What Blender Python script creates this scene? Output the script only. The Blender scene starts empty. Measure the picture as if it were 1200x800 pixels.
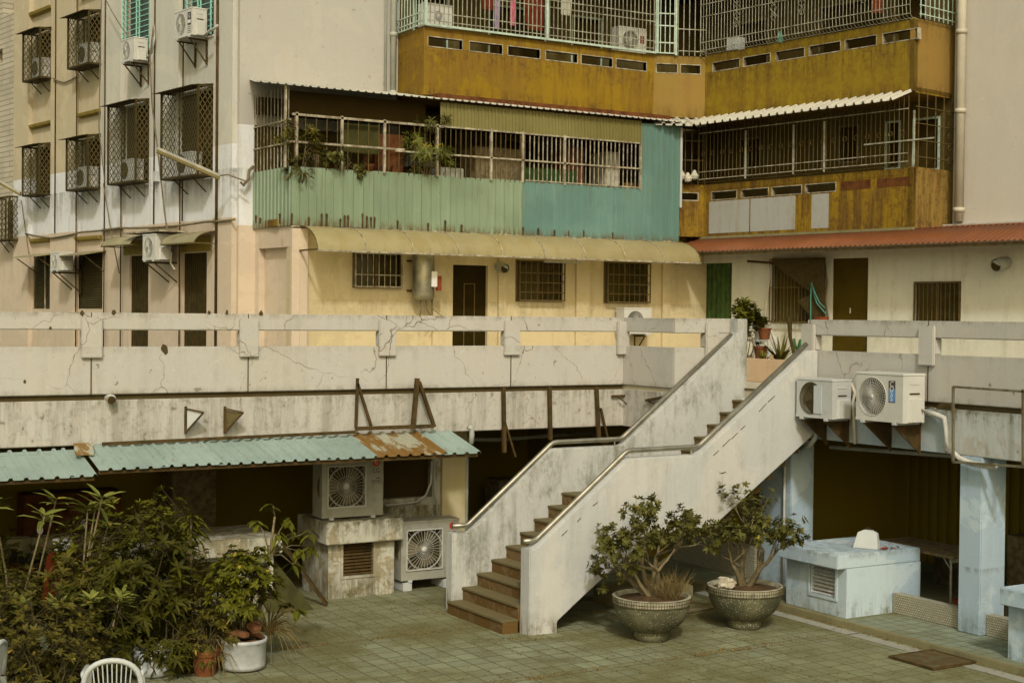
import bpy, bmesh, math, random
from mathutils import Vector, Matrix, noise as mnoise
R = math.radians
scene = bpy.context.scene
COL = scene.collection

# ------------------------------------------------------------------ camera
CAM_H, FPX = 3.95, 1700.0
_hx, _roll, _pitch = R(59.3), R(-.58), R(-1.04)
_F = Vector((math.cos(_hx), math.sin(_hx), 0)); _R = Vector((math.sin(_hx), -math.cos(_hx), 0)); _U = Vector((0, 0, 1))
_cr, _sr, _cp, _sp = math.cos(_roll), math.sin(_roll), math.cos(_pitch), math.sin(_pitch)
CA = _cr*_R - _sr*(_cp*_U - _sp*_F)
CB = _sr*_R + _cr*(_cp*_U - _sp*_F)
CW = _cp*_F + _sp*_U
CC = Vector((0, 0, CAM_H))
cam_d = bpy.data.cameras.new('camera'); cam = bpy.data.objects.new('camera', cam_d); COL.objects.link(cam)
cam_d.sensor_width = 36; cam_d.sensor_fit = 'HORIZONTAL'; cam_d.lens = FPX/1200*36
cam_d.clip_start = .1; cam_d.clip_end = 1000
m = Matrix((CA, CB, -CW)).transposed().to_4x4(); m.translation = CC
cam.matrix_world = m
scene.camera = cam

# ------------------------------------------------------------------ light
LX, LY, LZ = .50, 1.0, -.98
elev = math.atan2(-LZ, math.hypot(LX, LY))
world = bpy.data.worlds.new('World'); scene.world = world; world.use_nodes = True
wn = world.node_tree; wn.nodes.clear()
wo = wn.nodes.new('ShaderNodeOutputWorld'); bg = wn.nodes.new('ShaderNodeBackground')
sky = wn.nodes.new('ShaderNodeTexSky'); sky.sky_type = 'NISHITA'; sky.sun_disc = False
sky.sun_elevation = elev; sky.sun_rotation = math.atan2(-LX, -LY); sky.dust_density = 4.0; sky.air_density = 1.0
tint = wn.nodes.new('ShaderNodeMix'); tint.data_type = 'RGBA'; tint.blend_type = 'MULTIPLY'; tint.inputs[0].default_value = 1
tint.inputs[7].default_value = (1.02, .95, .66, 1)
wn.links.new(sky.outputs[0], tint.inputs[6]); wn.links.new(tint.outputs[2], bg.inputs[0]); wn.links.new(bg.outputs[0], wo.inputs[0])
bg.inputs[1].default_value = .142
sd = bpy.data.lights.new('sun', 'SUN'); sun = bpy.data.objects.new('sun', sd); COL.objects.link(sun)
sd.energy = 1.6; sd.angle = R(4.0); sd.color = (.97, .985, 1.0)
sun.location = (-5, -10, 20)
sun.rotation_euler = Vector((LX, LY, LZ)).to_track_quat('-Z', 'Y').to_euler()
vs = scene.view_settings; vs.view_transform = 'Standard'; vs.look = 'None'; vs.gamma = 1; vs.exposure = 0.34; vs.use_curve_mapping = False

# ------------------------------------------------------------------ frames: a vertical plane with a (to the right), z (up), o (outwards)
class Fr:
    def __init__(s, O, A):
        s.O = Vector((O[0], O[1], 0)); s.A = Vector((A[0], A[1], 0)).normalized(); s.n = Vector((s.A.y, -s.A.x, 0))
    def pt(s, a, z, o=0): return s.O + s.A*a + s.n*o + Vector((0, 0, z))
    def px(s, x, y, o=0):
        r = CW*FPX + CA*(x-600) + CB*(400-y)
        t = (o + (s.O - CC).dot(s.n))/r.dot(s.n); p = CC + r*t - s.O
        return p.dot(s.A), p.z
    def rot(s): return math.atan2(s.A.y, s.A.x)
def GP(x, y, z=0):
    r = CW*FPX + CA*(x-600) + CB*(400-y); t = (z - CC.z)/r.z; return CC + r*t
DA = Vector((math.sin(R(9.1)), -math.cos(R(9.1)), 0))     # along the oblique wings, towards the camera
FX = lambda Y: Fr((0, Y), (1, 0))
FY = lambda X: Fr((X, 0), (0, -1))
_n = Vector((DA.y, -DA.x, 0))
FD = lambda c: Fr((-_n.x*c, -_n.y*c), (DA.x, DA.y))
WG = Fr((0, 0), (1, 0))     # plain world frame: a = x, o = -y

# ------------------------------------------------------------------ mesh builder
class MB:
    def __init__(s): s.v = []; s.f = []; s.mi = []; s.cur = 0; s.g = []
    def each(s, name, mat, parent, **k):      # every piece added so far becomes a part of its own
        out = []
        for i, (b, fb) in enumerate(s.g):
            b2, fb2 = s.g[i+1] if i+1 < len(s.g) else (len(s.v), len(s.f))
            q = MB(); q.v = s.v[b:b2]; q.f = [tuple(j-b for j in f) for f in s.f[fb:fb2]]; q.mi = [0]*len(q.f); out.append(q.build(name, mat, parent, **k))
        return out
    def add(s, vs, fs):
        b = len(s.v); s.g.append((b, len(s.f))); s.v += [Vector(p) for p in vs]; s.f += [tuple(i+b for i in f) for f in fs]; s.mi += [s.cur]*len(fs); return s
    def hexa(s, p):   # 8 points: bottom 4 (ccw), top 4
        return s.add(p, [(3,2,1,0),(4,5,6,7),(0,1,5,4),(1,2,6,5),(2,3,7,6),(3,0,4,7)])
    def box(s, fr, a0, a1, z0, z1, o0, o1):
        if o0 > o1: o0, o1 = o1, o0
        if a0 > a1: a0, a1 = a1, a0
        if z0 > z1: z0, z1 = z1, z0
        P = fr.pt
        return s.hexa([P(a0,z0,o1),P(a1,z0,o1),P(a1,z0,o0),P(a0,z0,o0),P(a0,z1,o1),P(a1,z1,o1),P(a1,z1,o0),P(a0,z1,o0)])
    def wbox(s, x0, x1, y0, y1, z0, z1): return s.box(WG, x0, x1, z0, z1, -y1, -y0)
    def quad(s, a, b, c, d): return s.add([a,b,c,d], [(0,1,2,3)])
    def prism(s, poly, fr, o0, o1):      # poly of (a,z) ccw seen from outside, extruded o0..o1
        n = len(poly); v = [fr.pt(a,z,o1) for a,z in poly] + [fr.pt(a,z,o0) for a,z in poly]
        area = sum(poly[i][0]*poly[(i+1)%n][1]-poly[(i+1)%n][0]*poly[i][1] for i in range(n))
        f = [tuple(range(n)), tuple(range(2*n-1, n-1, -1))] + [(i, n+i, n+(i+1)%n, (i+1)%n) for i in range(n)]
        if area < 0: f = [tuple(reversed(q)) for q in f]
        return s.add(v, f)
    def tube(s, pts, r, n=8, cap=True):
        pts = [Vector(p) for p in pts]; rs = r if isinstance(r, (list, tuple)) else [r]*len(pts)
        rings = []; up = None
        for i, p in enumerate(pts):
            d = (pts[min(i+1, len(pts)-1)] - pts[max(i-1, 0)])
            if d.length < 1e-9: d = Vector((0,0,1))
            d.normalize()
            if up is None: up = Vector((0,0,1)) if abs(d.z) < .9 else Vector((1,0,0))
            x = up.cross(d)
            if x.length < 1e-4: x = Vector((1,0,0)).cross(d)
            x.normalize(); y = d.cross(x); up = y
            rings.append([p + (x*math.cos(2*math.pi*k/n) + y*math.sin(2*math.pi*k/n))*rs[i] for k in range(n)])
        v = [q for rg in rings for q in rg]; f = []
        for i in range(len(rings)-1):
            for k in range(n):
                k2 = (k+1) % n; f.append((i*n+k, i*n+k2, (i+1)*n+k2, (i+1)*n+k))
        if cap: f.append(tuple(reversed(range(n)))); f.append(tuple(range((len(rings)-1)*n, len(rings)*n)))
        return s.add(v, f)
    def bar(s, p, q, w, h=None):          # rectangular bar p->q
        p, q = Vector(p), Vector(q); h = h or w; d = (q-p).normalized()
        up = Vector((0,0,1)) if abs(d.z) < .95 else Vector((1,0,0))
        x = up.cross(d).normalized()*w/2; y = d.cross(x.normalized())*h/2
        return s.hexa([p-x-y, p+x-y, q+x-y, q-x-y, p-x+y, p+x+y, q+x+y, q-x+y])
    def lathe(s, prof, c, n=32, axis='z'):
        c = Vector(c); v = []; f = []
        for r, z in prof:
            for k in range(n):
                t = 2*math.pi*k/n
                v.append(c + (Vector((r*math.cos(t), r*math.sin(t), z)) if axis == 'z' else Vector((r*math.cos(t), z, r*math.sin(t)))))
        for i in range(len(prof)-1):
            for k in range(n):
                k2 = (k+1) % n; q = (i*n+k, i*n+k2, (i+1)*n+k2, (i+1)*n+k)
                f.append(q if axis == 'z' else q[::-1])
        return s.add(v, f)
    def disc(s, c, r, n=24, axis='y', flip=False):
        c = Vector(c); v = []
        for k in range(n):
            t = 2*math.pi*k/n
            v.append(c + (Vector((r*math.cos(t), 0, r*math.sin(t))) if axis == 'y' else Vector((r*math.cos(t), r*math.sin(t), 0))))
        f = tuple(range(n)); return s.add(v, [f[::-1] if flip else f])
    def wall(s, fr, a0, a1, z0, z1, o0, o1, holes=()):   # slab with rectangular openings
        A = sorted({a0, a1, *[min(max(h[i], a0), a1) for h in holes for i in (0, 1)]})
        Z = sorted({z0, z1, *[min(max(h[i], z0), z1) for h in holes for i in (2, 3)]})
        def solid(i, j):
            if i < 0 or j < 0 or i >= len(A)-1 or j >= len(Z)-1: return False
            a = (A[i]+A[i+1])/2; z = (Z[j]+Z[j+1])/2
            return not any(min(h[0],h[1]) < a < max(h[0],h[1]) and min(h[2],h[3]) < z < max(h[2],h[3]) for h in holes)
        P = fr.pt
        for i in range(len(A)-1):
            for j in range(len(Z)-1):
                if not solid(i, j): continue
                x0, x1, y0, y1 = A[i], A[i+1], Z[j], Z[j+1]
                s.quad(P(x0,y0,o1), P(x1,y0,o1), P(x1,y1,o1), P(x0,y1,o1))
                s.quad(P(x1,y0,o0), P(x0,y0,o0), P(x0,y1,o0), P(x1,y1,o0))
                if not solid(i-1, j): s.quad(P(x0,y0,o0), P(x0,y0,o1), P(x0,y1,o1), P(x0,y1,o0))
                if not solid(i+1, j): s.quad(P(x1,y0,o1), P(x1,y0,o0), P(x1,y1,o0), P(x1,y1,o1))
                if not solid(i, j-1): s.quad(P(x0,y0,o0), P(x1,y0,o0), P(x1,y0,o1), P(x0,y0,o1))
                if not solid(i, j+1): s.quad(P(x0,y1,o1), P(x1,y1,o1), P(x1,y1,o0), P(x0,y1,o0))
        return s
    def build(s, name, mat, parent=None, local=False, smooth=False, bevel=0, origin=None, kind=None, merge=False):
        me = bpy.data.meshes.new(name)
        off = Vector((0,0,0))
        if origin is not None: off = Vector(origin)
        elif parent is not None and not local:
            r = parent
            while r.parent: r = r.parent
            off = Vector(r.location)
        me.from_pydata([tuple(v-off) for v in s.v], [], s.f)
        for mm in (mat if isinstance(mat, (list, tuple)) else [mat]): me.materials.append(mm)
        if max(s.mi, default=0): me.polygons.foreach_set('material_index', s.mi)
        if bevel or merge:
            bm = bmesh.new(); bm.from_mesh(me)
            bmesh.ops.remove_doubles(bm, verts=bm.verts, dist=1e-4)
            if bevel:
                es = [e for e in bm.edges if len(e.link_faces) == 2 and e.calc_face_angle(0) > .5]
                try: bmesh.ops.bevel(bm, geom=es, offset=bevel, segments=2, affect='EDGES', clamp_overlap=True)
                except Exception: pass
            bm.to_mesh(me); bm.free()
        if smooth: me.polygons.foreach_set('use_smooth', [True]*len(me.polygons))
        o = bpy.data.objects.new(name, me); COL.objects.link(o)
        if parent is not None: o.parent = parent
        if origin is not None: o.location = off
        if kind: o['kind'] = kind
        return o
def tag(o, label, cat, group=None, kind=None):
    o['label'] = label; o['category'] = cat
    if group: o['group'] = group
    if kind: o['kind'] = kind
    return o
def thing(name, label, cat, loc=(0,0,0), rz=0, group=None):
    o = bpy.data.objects.new(name, None); COL.objects.link(o); o.location = loc; o.rotation_euler = (0,0,rz)
    o.empty_display_size = .1
    return tag(o, label, cat, group)
def dup(root, loc, rz, label, group=None):
    r = root.copy(); COL.objects.link(r); r.location = loc; r.rotation_euler = (0,0,rz); r['label'] = label
    if group: r['group'] = group
    for ch in list(root.children):
        c = ch.copy(); COL.objects.link(c); c.parent = r
        for g in list(ch.children):
            d = g.copy(); COL.objects.link(d); d.parent = c
    return r
def text_mb(txt, size, fr_o, ax, up, mb=None, align='CENTER', lift=0.0):
    cu = bpy.data.curves.new('t', 'FONT'); cu.body = txt; cu.size = size; cu.align_x = align; cu.align_y = 'CENTER'; cu.resolution_u = 2
    ob = bpy.data.objects.new('t', cu); COL.objects.link(ob)
    dg = bpy.context.evaluated_depsgraph_get(); me = bpy.data.meshes.new_from_object(ob.evaluated_get(dg))
    mb = mb or MB(); ax = Vector(ax); up = Vector(up)
    mb.add([Vector(fr_o) + ax*v.co.x + up*v.co.y for v in me.vertices], [tuple(p.vertices) for p in me.polygons])
    bpy.data.objects.remove(ob); bpy.data.curves.remove(cu); bpy.data.meshes.remove(me)
    return mb

# ------------------------------------------------------------------ materials
class NT:
    def __init__(s, name):
        s.m = bpy.data.materials.new(name); s.m.use_nodes = True; s.t = s.m.node_tree; s.t.nodes.clear()
        s.out = s.n('ShaderNodeOutputMaterial'); s.b = s.n('ShaderNodeBsdfPrincipled'); s.l(s.b.outputs[0], s.out.inputs[0])
        s.geo = s.n('ShaderNodeNewGeometry')
    def n(s, t, **k):
        x = s.t.nodes.new(t)
        for a, b in k.items(): setattr(x, a, b)
        return x
    def l(s, a, b): s.t.links.new(a, b)
    def pos(s, sc=(1,1,1), rot=(0,0,0)):
        mp = s.n('ShaderNodeMapping'); mp.inputs['Scale'].default_value = sc; mp.inputs['Rotation'].default_value = rot
        s.l(s.geo.outputs['Position'], mp.inputs[0]); return mp.outputs[0]
    def noise(s, vec, scale, detail=4, rough=.6, dist=0):
        x = s.n('ShaderNodeTexNoise'); x.inputs['Scale'].default_value = scale; x.inputs['Detail'].default_value = detail
        x.inputs['Roughness'].default_value = rough; x.inputs['Distortion'].default_value = dist; s.l(vec, x.inputs['Vector']); return x.outputs[0]
    def ramp(s, v, p0, p1, c0=0, c1=1):
        x = s.n('ShaderNodeMapRange'); x.inputs[1].default_value = p0; x.inputs[2].default_value = p1; x.inputs[3].default_value = c0; x.inputs[4].default_value = c1
        x.interpolation_type = 'SMOOTHSTEP'; s.l(v, x.inputs[0]); return x.outputs[0]
    def math(s, op, a, b=None):
        x = s.n('ShaderNodeMath', operation=op)
        for i, v in enumerate((a, b)):
            if v is None: continue
            if isinstance(v, (int, float)): x.inputs[i].default_value = v
            else: s.l(v, x.inputs[i])
        return x.outputs[0]
    def mix(s, f, a, b, mode='MIX'):
        x = s.n('ShaderNodeMix', data_type='RGBA', blend_type=mode)
        for i, v in ((0, f), (6, a), (7, b)):
            if isinstance(v, (int, float)): x.inputs[i].default_value = v
            elif isinstance(v, tuple): x.inputs[i].default_value = (*v, 1) if len(v) == 3 else v
            else: s.l(v, x.inputs[i])
        return x.outputs[2]
    def fin(s, col, rough=.8, metal=0, bump=None, bs=.3, bd=.01, spec=.3):
        if isinstance(col, tuple): s.b.inputs['Base Color'].default_value = (*col, 1)
        else: s.l(col, s.b.inputs['Base Color'])
        if isinstance(rough, (int, float)): s.b.inputs['Roughness'].default_value = rough
        else: s.l(rough, s.b.inputs['Roughness'])
        s.b.inputs['Metallic'].default_value = metal; s.b.inputs['Specular IOR Level'].default_value = spec
        if bump is not None:
            x = s.n('ShaderNodeBump'); x.inputs['Strength'].default_value = bs; x.inputs['Distance'].default_value = bd
            s.l(bump, x.inputs['Height']); s.l(x.outputs[0], s.b.inputs['Normal'])
        return s.m
DRIPS = {}
def plaster(name, base, dirt=(.16,.13,.07), amt=.35, streak=.35, crack=0, patch=None, patch_amt=.5, patch_scale=.8, bump=.25, rough=.85, spots=.0, fine=.12, mould=0):
    t = NT(name); P = t.pos()
    n1 = t.noise(P, .55, 5, .6); n2 = t.noise(t.pos((3.2,3.2,.28)), 1.6, 5, .65); n3 = t.noise(P, 28, 3, .6); n4 = t.noise(P, 3.0, 6, .7)
    c = t.mix(t.ramp(n3, .3, .7, 0, fine), base, tuple(x*.72 for x in base))
    c = t.mix(t.ramp(n1, .38, .72, 0, amt*.6), c, tuple(.55*x+.45*y for x, y in zip(base, dirt)))
    if patch: c = t.mix(t.math('MULTIPLY', t.ramp(t.noise(P, patch_scale, 7, .68, .6), .5, .54), patch_amt), c, patch)
    c = t.mix(t.math('MULTIPLY', t.ramp(n2, .45, .75), t.math('MULTIPLY', t.ramp(n4, .32, .62), streak)), c, dirt)
    gr = t.noise(t.pos((1,1,.8)), 6.5, 8, .75, .2)
    c = t.mix(t.math('MULTIPLY', t.ramp(gr, .5, .72), .30*min(1, streak+.35)), c, tuple(.4*x+.6*y for x, y in zip(base, dirt)))
    c = t.mix(t.math('MULTIPLY', t.ramp(t.noise(P, 15, 4, .6), .66, .70), .28), c, tuple(x*.45 for x in base))
    c = t.mix(t.math('MULTIPLY', t.ramp(t.noise(P, 11, 5, .6), .64, .68), .22), c, tuple(min(.75, x*1.3) for x in base))
    if mould: c = t.mix(t.math('MULTIPLY', t.ramp(t.noise(t.pos((1,1,.45)), 2.6, 10, .82, .1), .46, .72), mould), c, (.085,.085,.045) if 'ochre' not in name else (.10,.055,.010))
    if spots: c = t.mix(t.math('MULTIPLY', t.ramp(t.noise(P, 9, 3, .5), .70, .73), spots), c, (.09,.06,.03))
    lv = DRIPS.get(name)
    if lv:
        sz = t.n('ShaderNodeSeparateXYZ'); t.l(t.geo.outputs['Position'], sz.inputs[0]); z = sz.outputs[2]
        dn = t.noise(t.pos((3,3,.3)), 1.9, 7, .8); nb = t.noise(P, 9, 5, .7)
        for z0, ln, am in lv:      # grime with its own ragged outline hanging below a ledge (ln > 0) or splashed above a foot (ln < 0)
            k = t.ramp(z, z0-ln, z0, 0, 1)
            if ln < 0: k = t.ramp(z, z0, z0-ln, 1, 0)
            else: k = t.math('MULTIPLY', k, t.math('LESS_THAN', z, z0+.002))
            k = t.math('MULTIPLY', k, t.math('ADD', t.ramp(dn, .42, .66), t.math('MULTIPLY', t.ramp(nb, .5, .62), .5)))
            c = t.mix(t.math('MINIMUM', t.math('MULTIPLY', k, am), .9), c, (.09,.08,.04) if 'ochre' not in name else (.085,.042,.006))
    h = t.math('ADD', t.math('MULTIPLY', n3, .4), n4)
    if crack:
        vd = t.mix(.16, P, t.n('ShaderNodeTexNoise').outputs[1]) if 0 else P
        nz = t.n('ShaderNodeTexNoise'); nz.inputs['Scale'].default_value = 3.0; nz.inputs['Detail'].default_value = 4; t.l(P, nz.inputs['Vector'])
        ad = t.n('ShaderNodeVectorMath', operation='MULTIPLY_ADD'); t.l(nz.outputs[1], ad.inputs[0]); ad.inputs[1].default_value = (.35,.35,.35); t.l(P, ad.inputs[2])
        vo = t.n('ShaderNodeTexVoronoi', feature='DISTANCE_TO_EDGE'); vo.inputs['Scale'].default_value = 1.0; t.l(ad.outputs[0], vo.inputs['Vector'])
        k = t.math('MULTIPLY', t.math('SUBTRACT', 1.0, t.ramp(vo.outputs[0], .001, .008)), t.ramp(t.noise(P, .9, 4), .42, .66))
        c = t.mix(t.math('MULTIPLY', k, crack), c, (.12,.09,.045))
    return t.fin(c, rough, 0, h, bump, .008)
def simple(name, col, rough=.6, metal=0, var=.15, scale=6, spec=.18, rust=0, bump=0):
    t = NT(name); P = t.pos(); n1 = t.noise(P, scale, 5, .6)
    c = t.mix(t.ramp(n1, .3, .75, 0, 1), col, tuple(x*(1-var*2) for x in col))
    if rust: c = t.mix(t.math('MULTIPLY', t.ramp(t.noise(t.pos((1,1,.6)), 7, 6, .7), .55-.25*rust, .62), min(1, rust*1.5)), c, (.085,.05,.016))
    return t.fin(c, rough, metal, n1 if bump else None, bump or .1, .004, spec)

M = {}
DRIPS.update({'white_painted_concrete': [(3.935,.10,.45),(3.502,.12,.22),(2.832,.18,.36),(2.9,-.10,.4)], 'stained_fascia_paint': [(2.835,.3,.8)], 'pale_blue_paint': [(.0,-.45,.75),(2.27,.5,.4),(.9,.1,.5)], 'white_stair_paint': [(.0,-.35,.8)], 'mouldy_white_paint': [(.0,-.4,.8)], 'peeling_white_plaster': [(.0,-.55,1.0),(1.08,.3,1.0),(2.2,.8,.5)], 'ochre_mosaic_parapet': [(9.36,.35,.7),(9.0,.8,.75),(8.06,-.35,.9),(6.72,.3,.7),(6.38,.7,.75),(5.6,-.32,.9)], 'peeling_ochre': [(9.40,.35,.8),(9.03,.8,.8),(8.06,-.35,.9)], 'faded_ochre': [(9.42,.5,.6),(8.06,-.35,.8),(6.74,.5,.6),(5.6,-.3,.8)], 'pale_blue_white_band': [(6.6,.8,.6)], 'cream_wall': [(4.2,.5,.3)], 'grey_cream_wall': [(3.9,.6,.3)]})
M['parapet'] = plaster('white_painted_concrete', (0.41, 0.395, 0.355), amt=.3, streak=.22, crack=.95, spots=.6, patch=(.44,.39,.31), patch_amt=.2, mould=.06)
M['flank'] = plaster('white_stair_paint', (0.41, 0.42, 0.405), amt=.35, streak=.35, patch=(.55,.50,.42), patch_amt=.25, mould=.08)
M['flank_mouldy'] = plaster('mouldy_white_paint', (0.43, 0.435, 0.41), amt=.6, streak=.85, dirt=(.12,.125,.09), mould=.85)
M['groove'] = plaster('grimy_joint', (0.05, 0.034, 0.006), amt=.4, streak=.2)
M['mossy'] = plaster('mossy_concrete', (0.2, 0.18, 0.09), dirt=(.05,.05,.02), amt=.6, streak=.5, mould=.7)
M['kiosk'] = plaster('peeling_white_plaster', (.44,.43,.35), dirt=(.09,.07,.025), amt=.7, streak=.9, patch=(.24,.19,.09), patch_amt=.7, patch_scale=2.8, mould=.95, spots=.8)
M['blue_paint'] = plaster('pale_blue_paint', (0.32, 0.41, 0.475), dirt=(.20,.22,.18), amt=.25, streak=.25, patch=(.47,.55,.56), patch_amt=.5, bump=.5)
M['cream'] = plaster('cream_wall', (0.45, 0.375, 0.22), dirt=(.26,.18,.06), amt=.35, streak=.35, patch=(.60,.50,.30), patch_amt=.3)
M['cream_dark'] = plaster('cream_wall_weathered', (0.5, 0.43, 0.23), dirt=(.22,.16,.05), amt=.45, streak=.35, patch=(.55,.47,.30), patch_amt=.4)
M['peach'] = plaster('peach_wall', (0.47, 0.39, 0.295), dirt=(.30,.20,.10), amt=.2, streak=.25, patch=(.58,.48,.36), patch_amt=.3)
M['pale'] = plaster('pale_wall', (0.45, 0.44, 0.385), dirt=(.24,.20,.12), amt=.3, streak=.35, patch=(.56,.52,.43), patch_amt=.3)
M['bandwhite'] = plaster('pale_blue_white_band', (0.6, 0.61, 0.62), dirt=(.22,.19,.13), amt=.3, streak=.5, patch=(.55,.53,.50), patch_amt=.35)
M['tan'] = plaster('tan_wall', (0.42, 0.36, 0.24), dirt=(.28,.20,.09), amt=.25, streak=.3, patch=(.54,.46,.33), patch_amt=.3)
M['blank'] = plaster('off_white_wall', (0.37, 0.355, 0.315), dirt=(.30,.24,.14), amt=.25, streak=.2, patch=(.42,.39,.33), patch_amt=.3, spots=.35)
M['blank_r'] = plaster('beige_wall', (0.44, 0.41, 0.35), dirt=(.30,.24,.15), amt=.3, streak=.2, patch=(.50,.45,.36), patch_amt=.15)
M['rwall'] = plaster('grey_cream_wall', (0.54, 0.53, 0.43), dirt=(.22,.17,.08), amt=.35, streak=.35, patch=(.60,.57,.47), patch_amt=.3)
M['ochre'] = plaster('ochre_mosaic_parapet', (0.235, 0.145, 0.003), dirt=(.085,.036,.004), amt=.5, streak=.6, patch=(.15,.080,.012), patch_amt=.45, spots=.6, mould=.4)
M['ochre_pale'] = plaster('faded_ochre', (0.22, 0.145, 0.03), dirt=(.14,.08,.02), amt=.4, streak=.5, patch=(.24,.14,.03), patch_amt=.6)
M['ochre_patchy'] = plaster('peeling_ochre', (0.225, 0.155, 0.004), dirt=(.085,.036,.004), amt=.4, streak=.5, patch=(.13,.065,.010), patch_amt=.35, patch_scale=5.0, spots=.3)
M['grey_patch'] = plaster('grey_blue_repair_paint', (.30,.31,.29), dirt=(.20,.13,.04), amt=.5, streak=.6)
M['inside'] = plaster('dark_interior', (0.2, 0.145, 0.003), amt=.3, streak=.2)
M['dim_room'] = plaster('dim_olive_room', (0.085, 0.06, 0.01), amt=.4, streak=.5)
M['step'] = plaster('brown_tile_step', (0.1, 0.055, 0.012), dirt=(.06,.045,.02), amt=.5, streak=.5, patch=(.17,.12,.055), patch_amt=.5, patch_scale=3)
M['tread'] = plaster('worn_tread', (0.12, 0.095, 0.04), dirt=(.07,.06,.025), amt=.5, streak=.4, mould=.4)
M['pink'] = plaster('pinkish_cream_kerb', (.56,.40,.25), amt=.3, streak=.3)
M['tilewall'] = None
M['steel'] = simple('stainless_steel', (0.42, 0.39, 0.3), .42, .9, .2, 6)
M['darksteel'] = simple('rusty_dark_steel', (0.06, 0.042, 0.014), .75, .2, .25, 10, rust=.6)
M['bar_light'] = simple('pale_painted_bars', (0.33, 0.33, 0.25), .6, 0, .2, 8, rust=.35)
M['bar_mint'] = simple('mint_painted_frame', (.42,.52,.43), .6, 0, .15, 8, rust=.15)
M['bar_green'] = simple('green_window_bars', (.25,.52,.42), .5, 0, .1, 8)
M['bar_rust'] = simple('rusted_white_bars', (0.4, 0.36, 0.26), .7, 0, .3, 9, rust=.4)
M['bar_brown'] = simple('brown_window_bars', (0.12, 0.088, 0.03), .65, .1, .2, 9, rust=.4)
M['cage'] = simple('dull_olive_mesh_metal', (0.11, 0.088, 0.035), .65, .2, .2, 9)
M['cage_dark'] = simple('dark_cage_frame', (0.055, 0.042, 0.012), .7, .2, .2, 9, rust=.3)
M['glass'] = simple('dark_glass', (0.05, 0.035, 0.002), .12, 0, .1, 3, spec=.5)
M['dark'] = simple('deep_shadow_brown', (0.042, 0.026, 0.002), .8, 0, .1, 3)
M['door_dark'] = simple('dark_door_paint', (0.02, 0.013, 0.001), .7, 0, .15, 5, spec=.05)
M['door_brown'] = simple('brown_steel_door', (0.06, 0.04, 0.003), .7, 0, .15, 3, spec=.08)
M['ac_white'] = simple('ac_casing_white', (0.47, 0.465, 0.42), .45, 0, .06, 3, rust=.03)
M['ac_grey'] = simple('ac_casing_greyish', (0.42, 0.43, 0.41), .5, 0, .08, 3, rust=.05)
M['ac_dull'] = simple('ac_casing_dull', (.29,.285,.23), .55, 0, .1, 3, rust=.12)
M['ac_panel'] = simple('ac_blue_grey_panel', (.42,.45,.46), .4, 0, .05, 3)
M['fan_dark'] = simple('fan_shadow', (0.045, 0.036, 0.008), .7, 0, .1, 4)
M['fan_blade'] = simple('fan_blade_grey', (.14,.12,.07), .6, 0, .1, 4)
M['label_dark'] = simple('label_dark', (.06,.05,.05), .5, 0, .05, 3)
M['label_white'] = simple('label_white', (.62,.60,.54), .5, 0, .05, 3)
M['label_blue'] = simple('label_blue', (.10,.24,.48), .5, 0, .05, 3)
M['logo_red'] = simple('logo_red', (.42,.045,.03), .5, 0, .1, 3)
M['red'] = simple('red_paint', (0.2, 0.04, 0.012), .5, 0, .2, 4)
M['pipe_cream'] = simple('cream_pvc_pipe', (0.46, 0.42, 0.32), .5, 0, .1, 2)
M['pipe_grey'] = simple('grey_pvc_pipe', (.36,.37,.31), .55, 0, .12, 3)
M['pipe_white'] = simple('white_lagging', (0.46, 0.455, 0.41), .7, 0, .15, 8)
M['cable'] = simple('grey_cable', (.17,.14,.08), .8, 0, .2, 5)
M['green_plastic'] = simple('green_plastic', (0.03, 0.12, 0.03), .5, 0, .1, 4)
M['rope'] = simple('turquoise_rope', (0.07, 0.22, 0.16), .8, 0, .2, 30)
M['terracotta'] = simple('terracotta', (0.17, 0.06, 0.02), .8, 0, .25, 8, bump=.3)
M['white_plastic'] = simple('white_plastic', (0.42, 0.44, 0.42), .45, 0, .06, 2)
M['white_basin'] = simple('scuffed_white_enamel', (0.45, 0.47, 0.46), .4, 0, .15, 6, rust=.06)
M['brick'] = simple('brick_rubble', (0.19, 0.085, 0.035), .9, 0, .3, 12, bump=.5)
M['soil'] = simple('soil', (.085,.05,.022), .95, 0, .3, 20, bump=.8)
M['bark'] = simple('grey_brown_bark', (.17,.135,.07), .9, 0, .25, 14, bump=.6)
M['bark_dark'] = simple('dark_stems', (.055,.045,.016), .9, 0, .25, 14)
M['twig'] = simple('dry_twigs', (0.17, 0.125, 0.045), .9, 0, .2, 14)
M['straw'] = simple('dry_weeds', (0.19, 0.135, 0.045), .9, 0, .2, 14)
M['wood'] = simple('weathered_wood', (.22,.17,.09), .85, 0, .3, 12, bump=.4)
M['framegrey'] = simple('weathered_grey_angle', (.17,.155,.10), .6, .2, .2, 6, rust=.4)
M['curtain'] = simple('drab_curtain', (.06,.045,.012), .9, 0, .3, 8)
M['cloth_pink'] = simple('pink_cloth', (.55,.16,.22), .9, 0, .2, 9)
M['cloth_red'] = simple('dark_red_cloth', (0.16, 0.03, 0.012), .9, 0, .2, 9)
M['cloth_lilac'] = simple('lilac_cloth', (.38,.30,.42), .9, 0, .2, 9)
M['cloth_pale'] = simple('pale_cloth', (.50,.48,.38), .9, 0, .2, 9)
M['tarp'] = simple('olive_tarp', (0.05, 0.047, 0.01), .8, 0, .25, 4)
M['mustard_and_bounce'] = simple('mustard_panel_and_bounce', (.27,.20,.04), .7, 0, .15, 4)  # mustard door panels, and bounced light painted on the window niche tops
M['lamp_body'] = simple('weathered_white_batten', (0.36, 0.35, 0.29), .6, 0, .15, 6)
M['lamp_under'] = simple('yellowed_reflector', (0.17, 0.135, 0.045), .6, 0, .15, 6)
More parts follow.
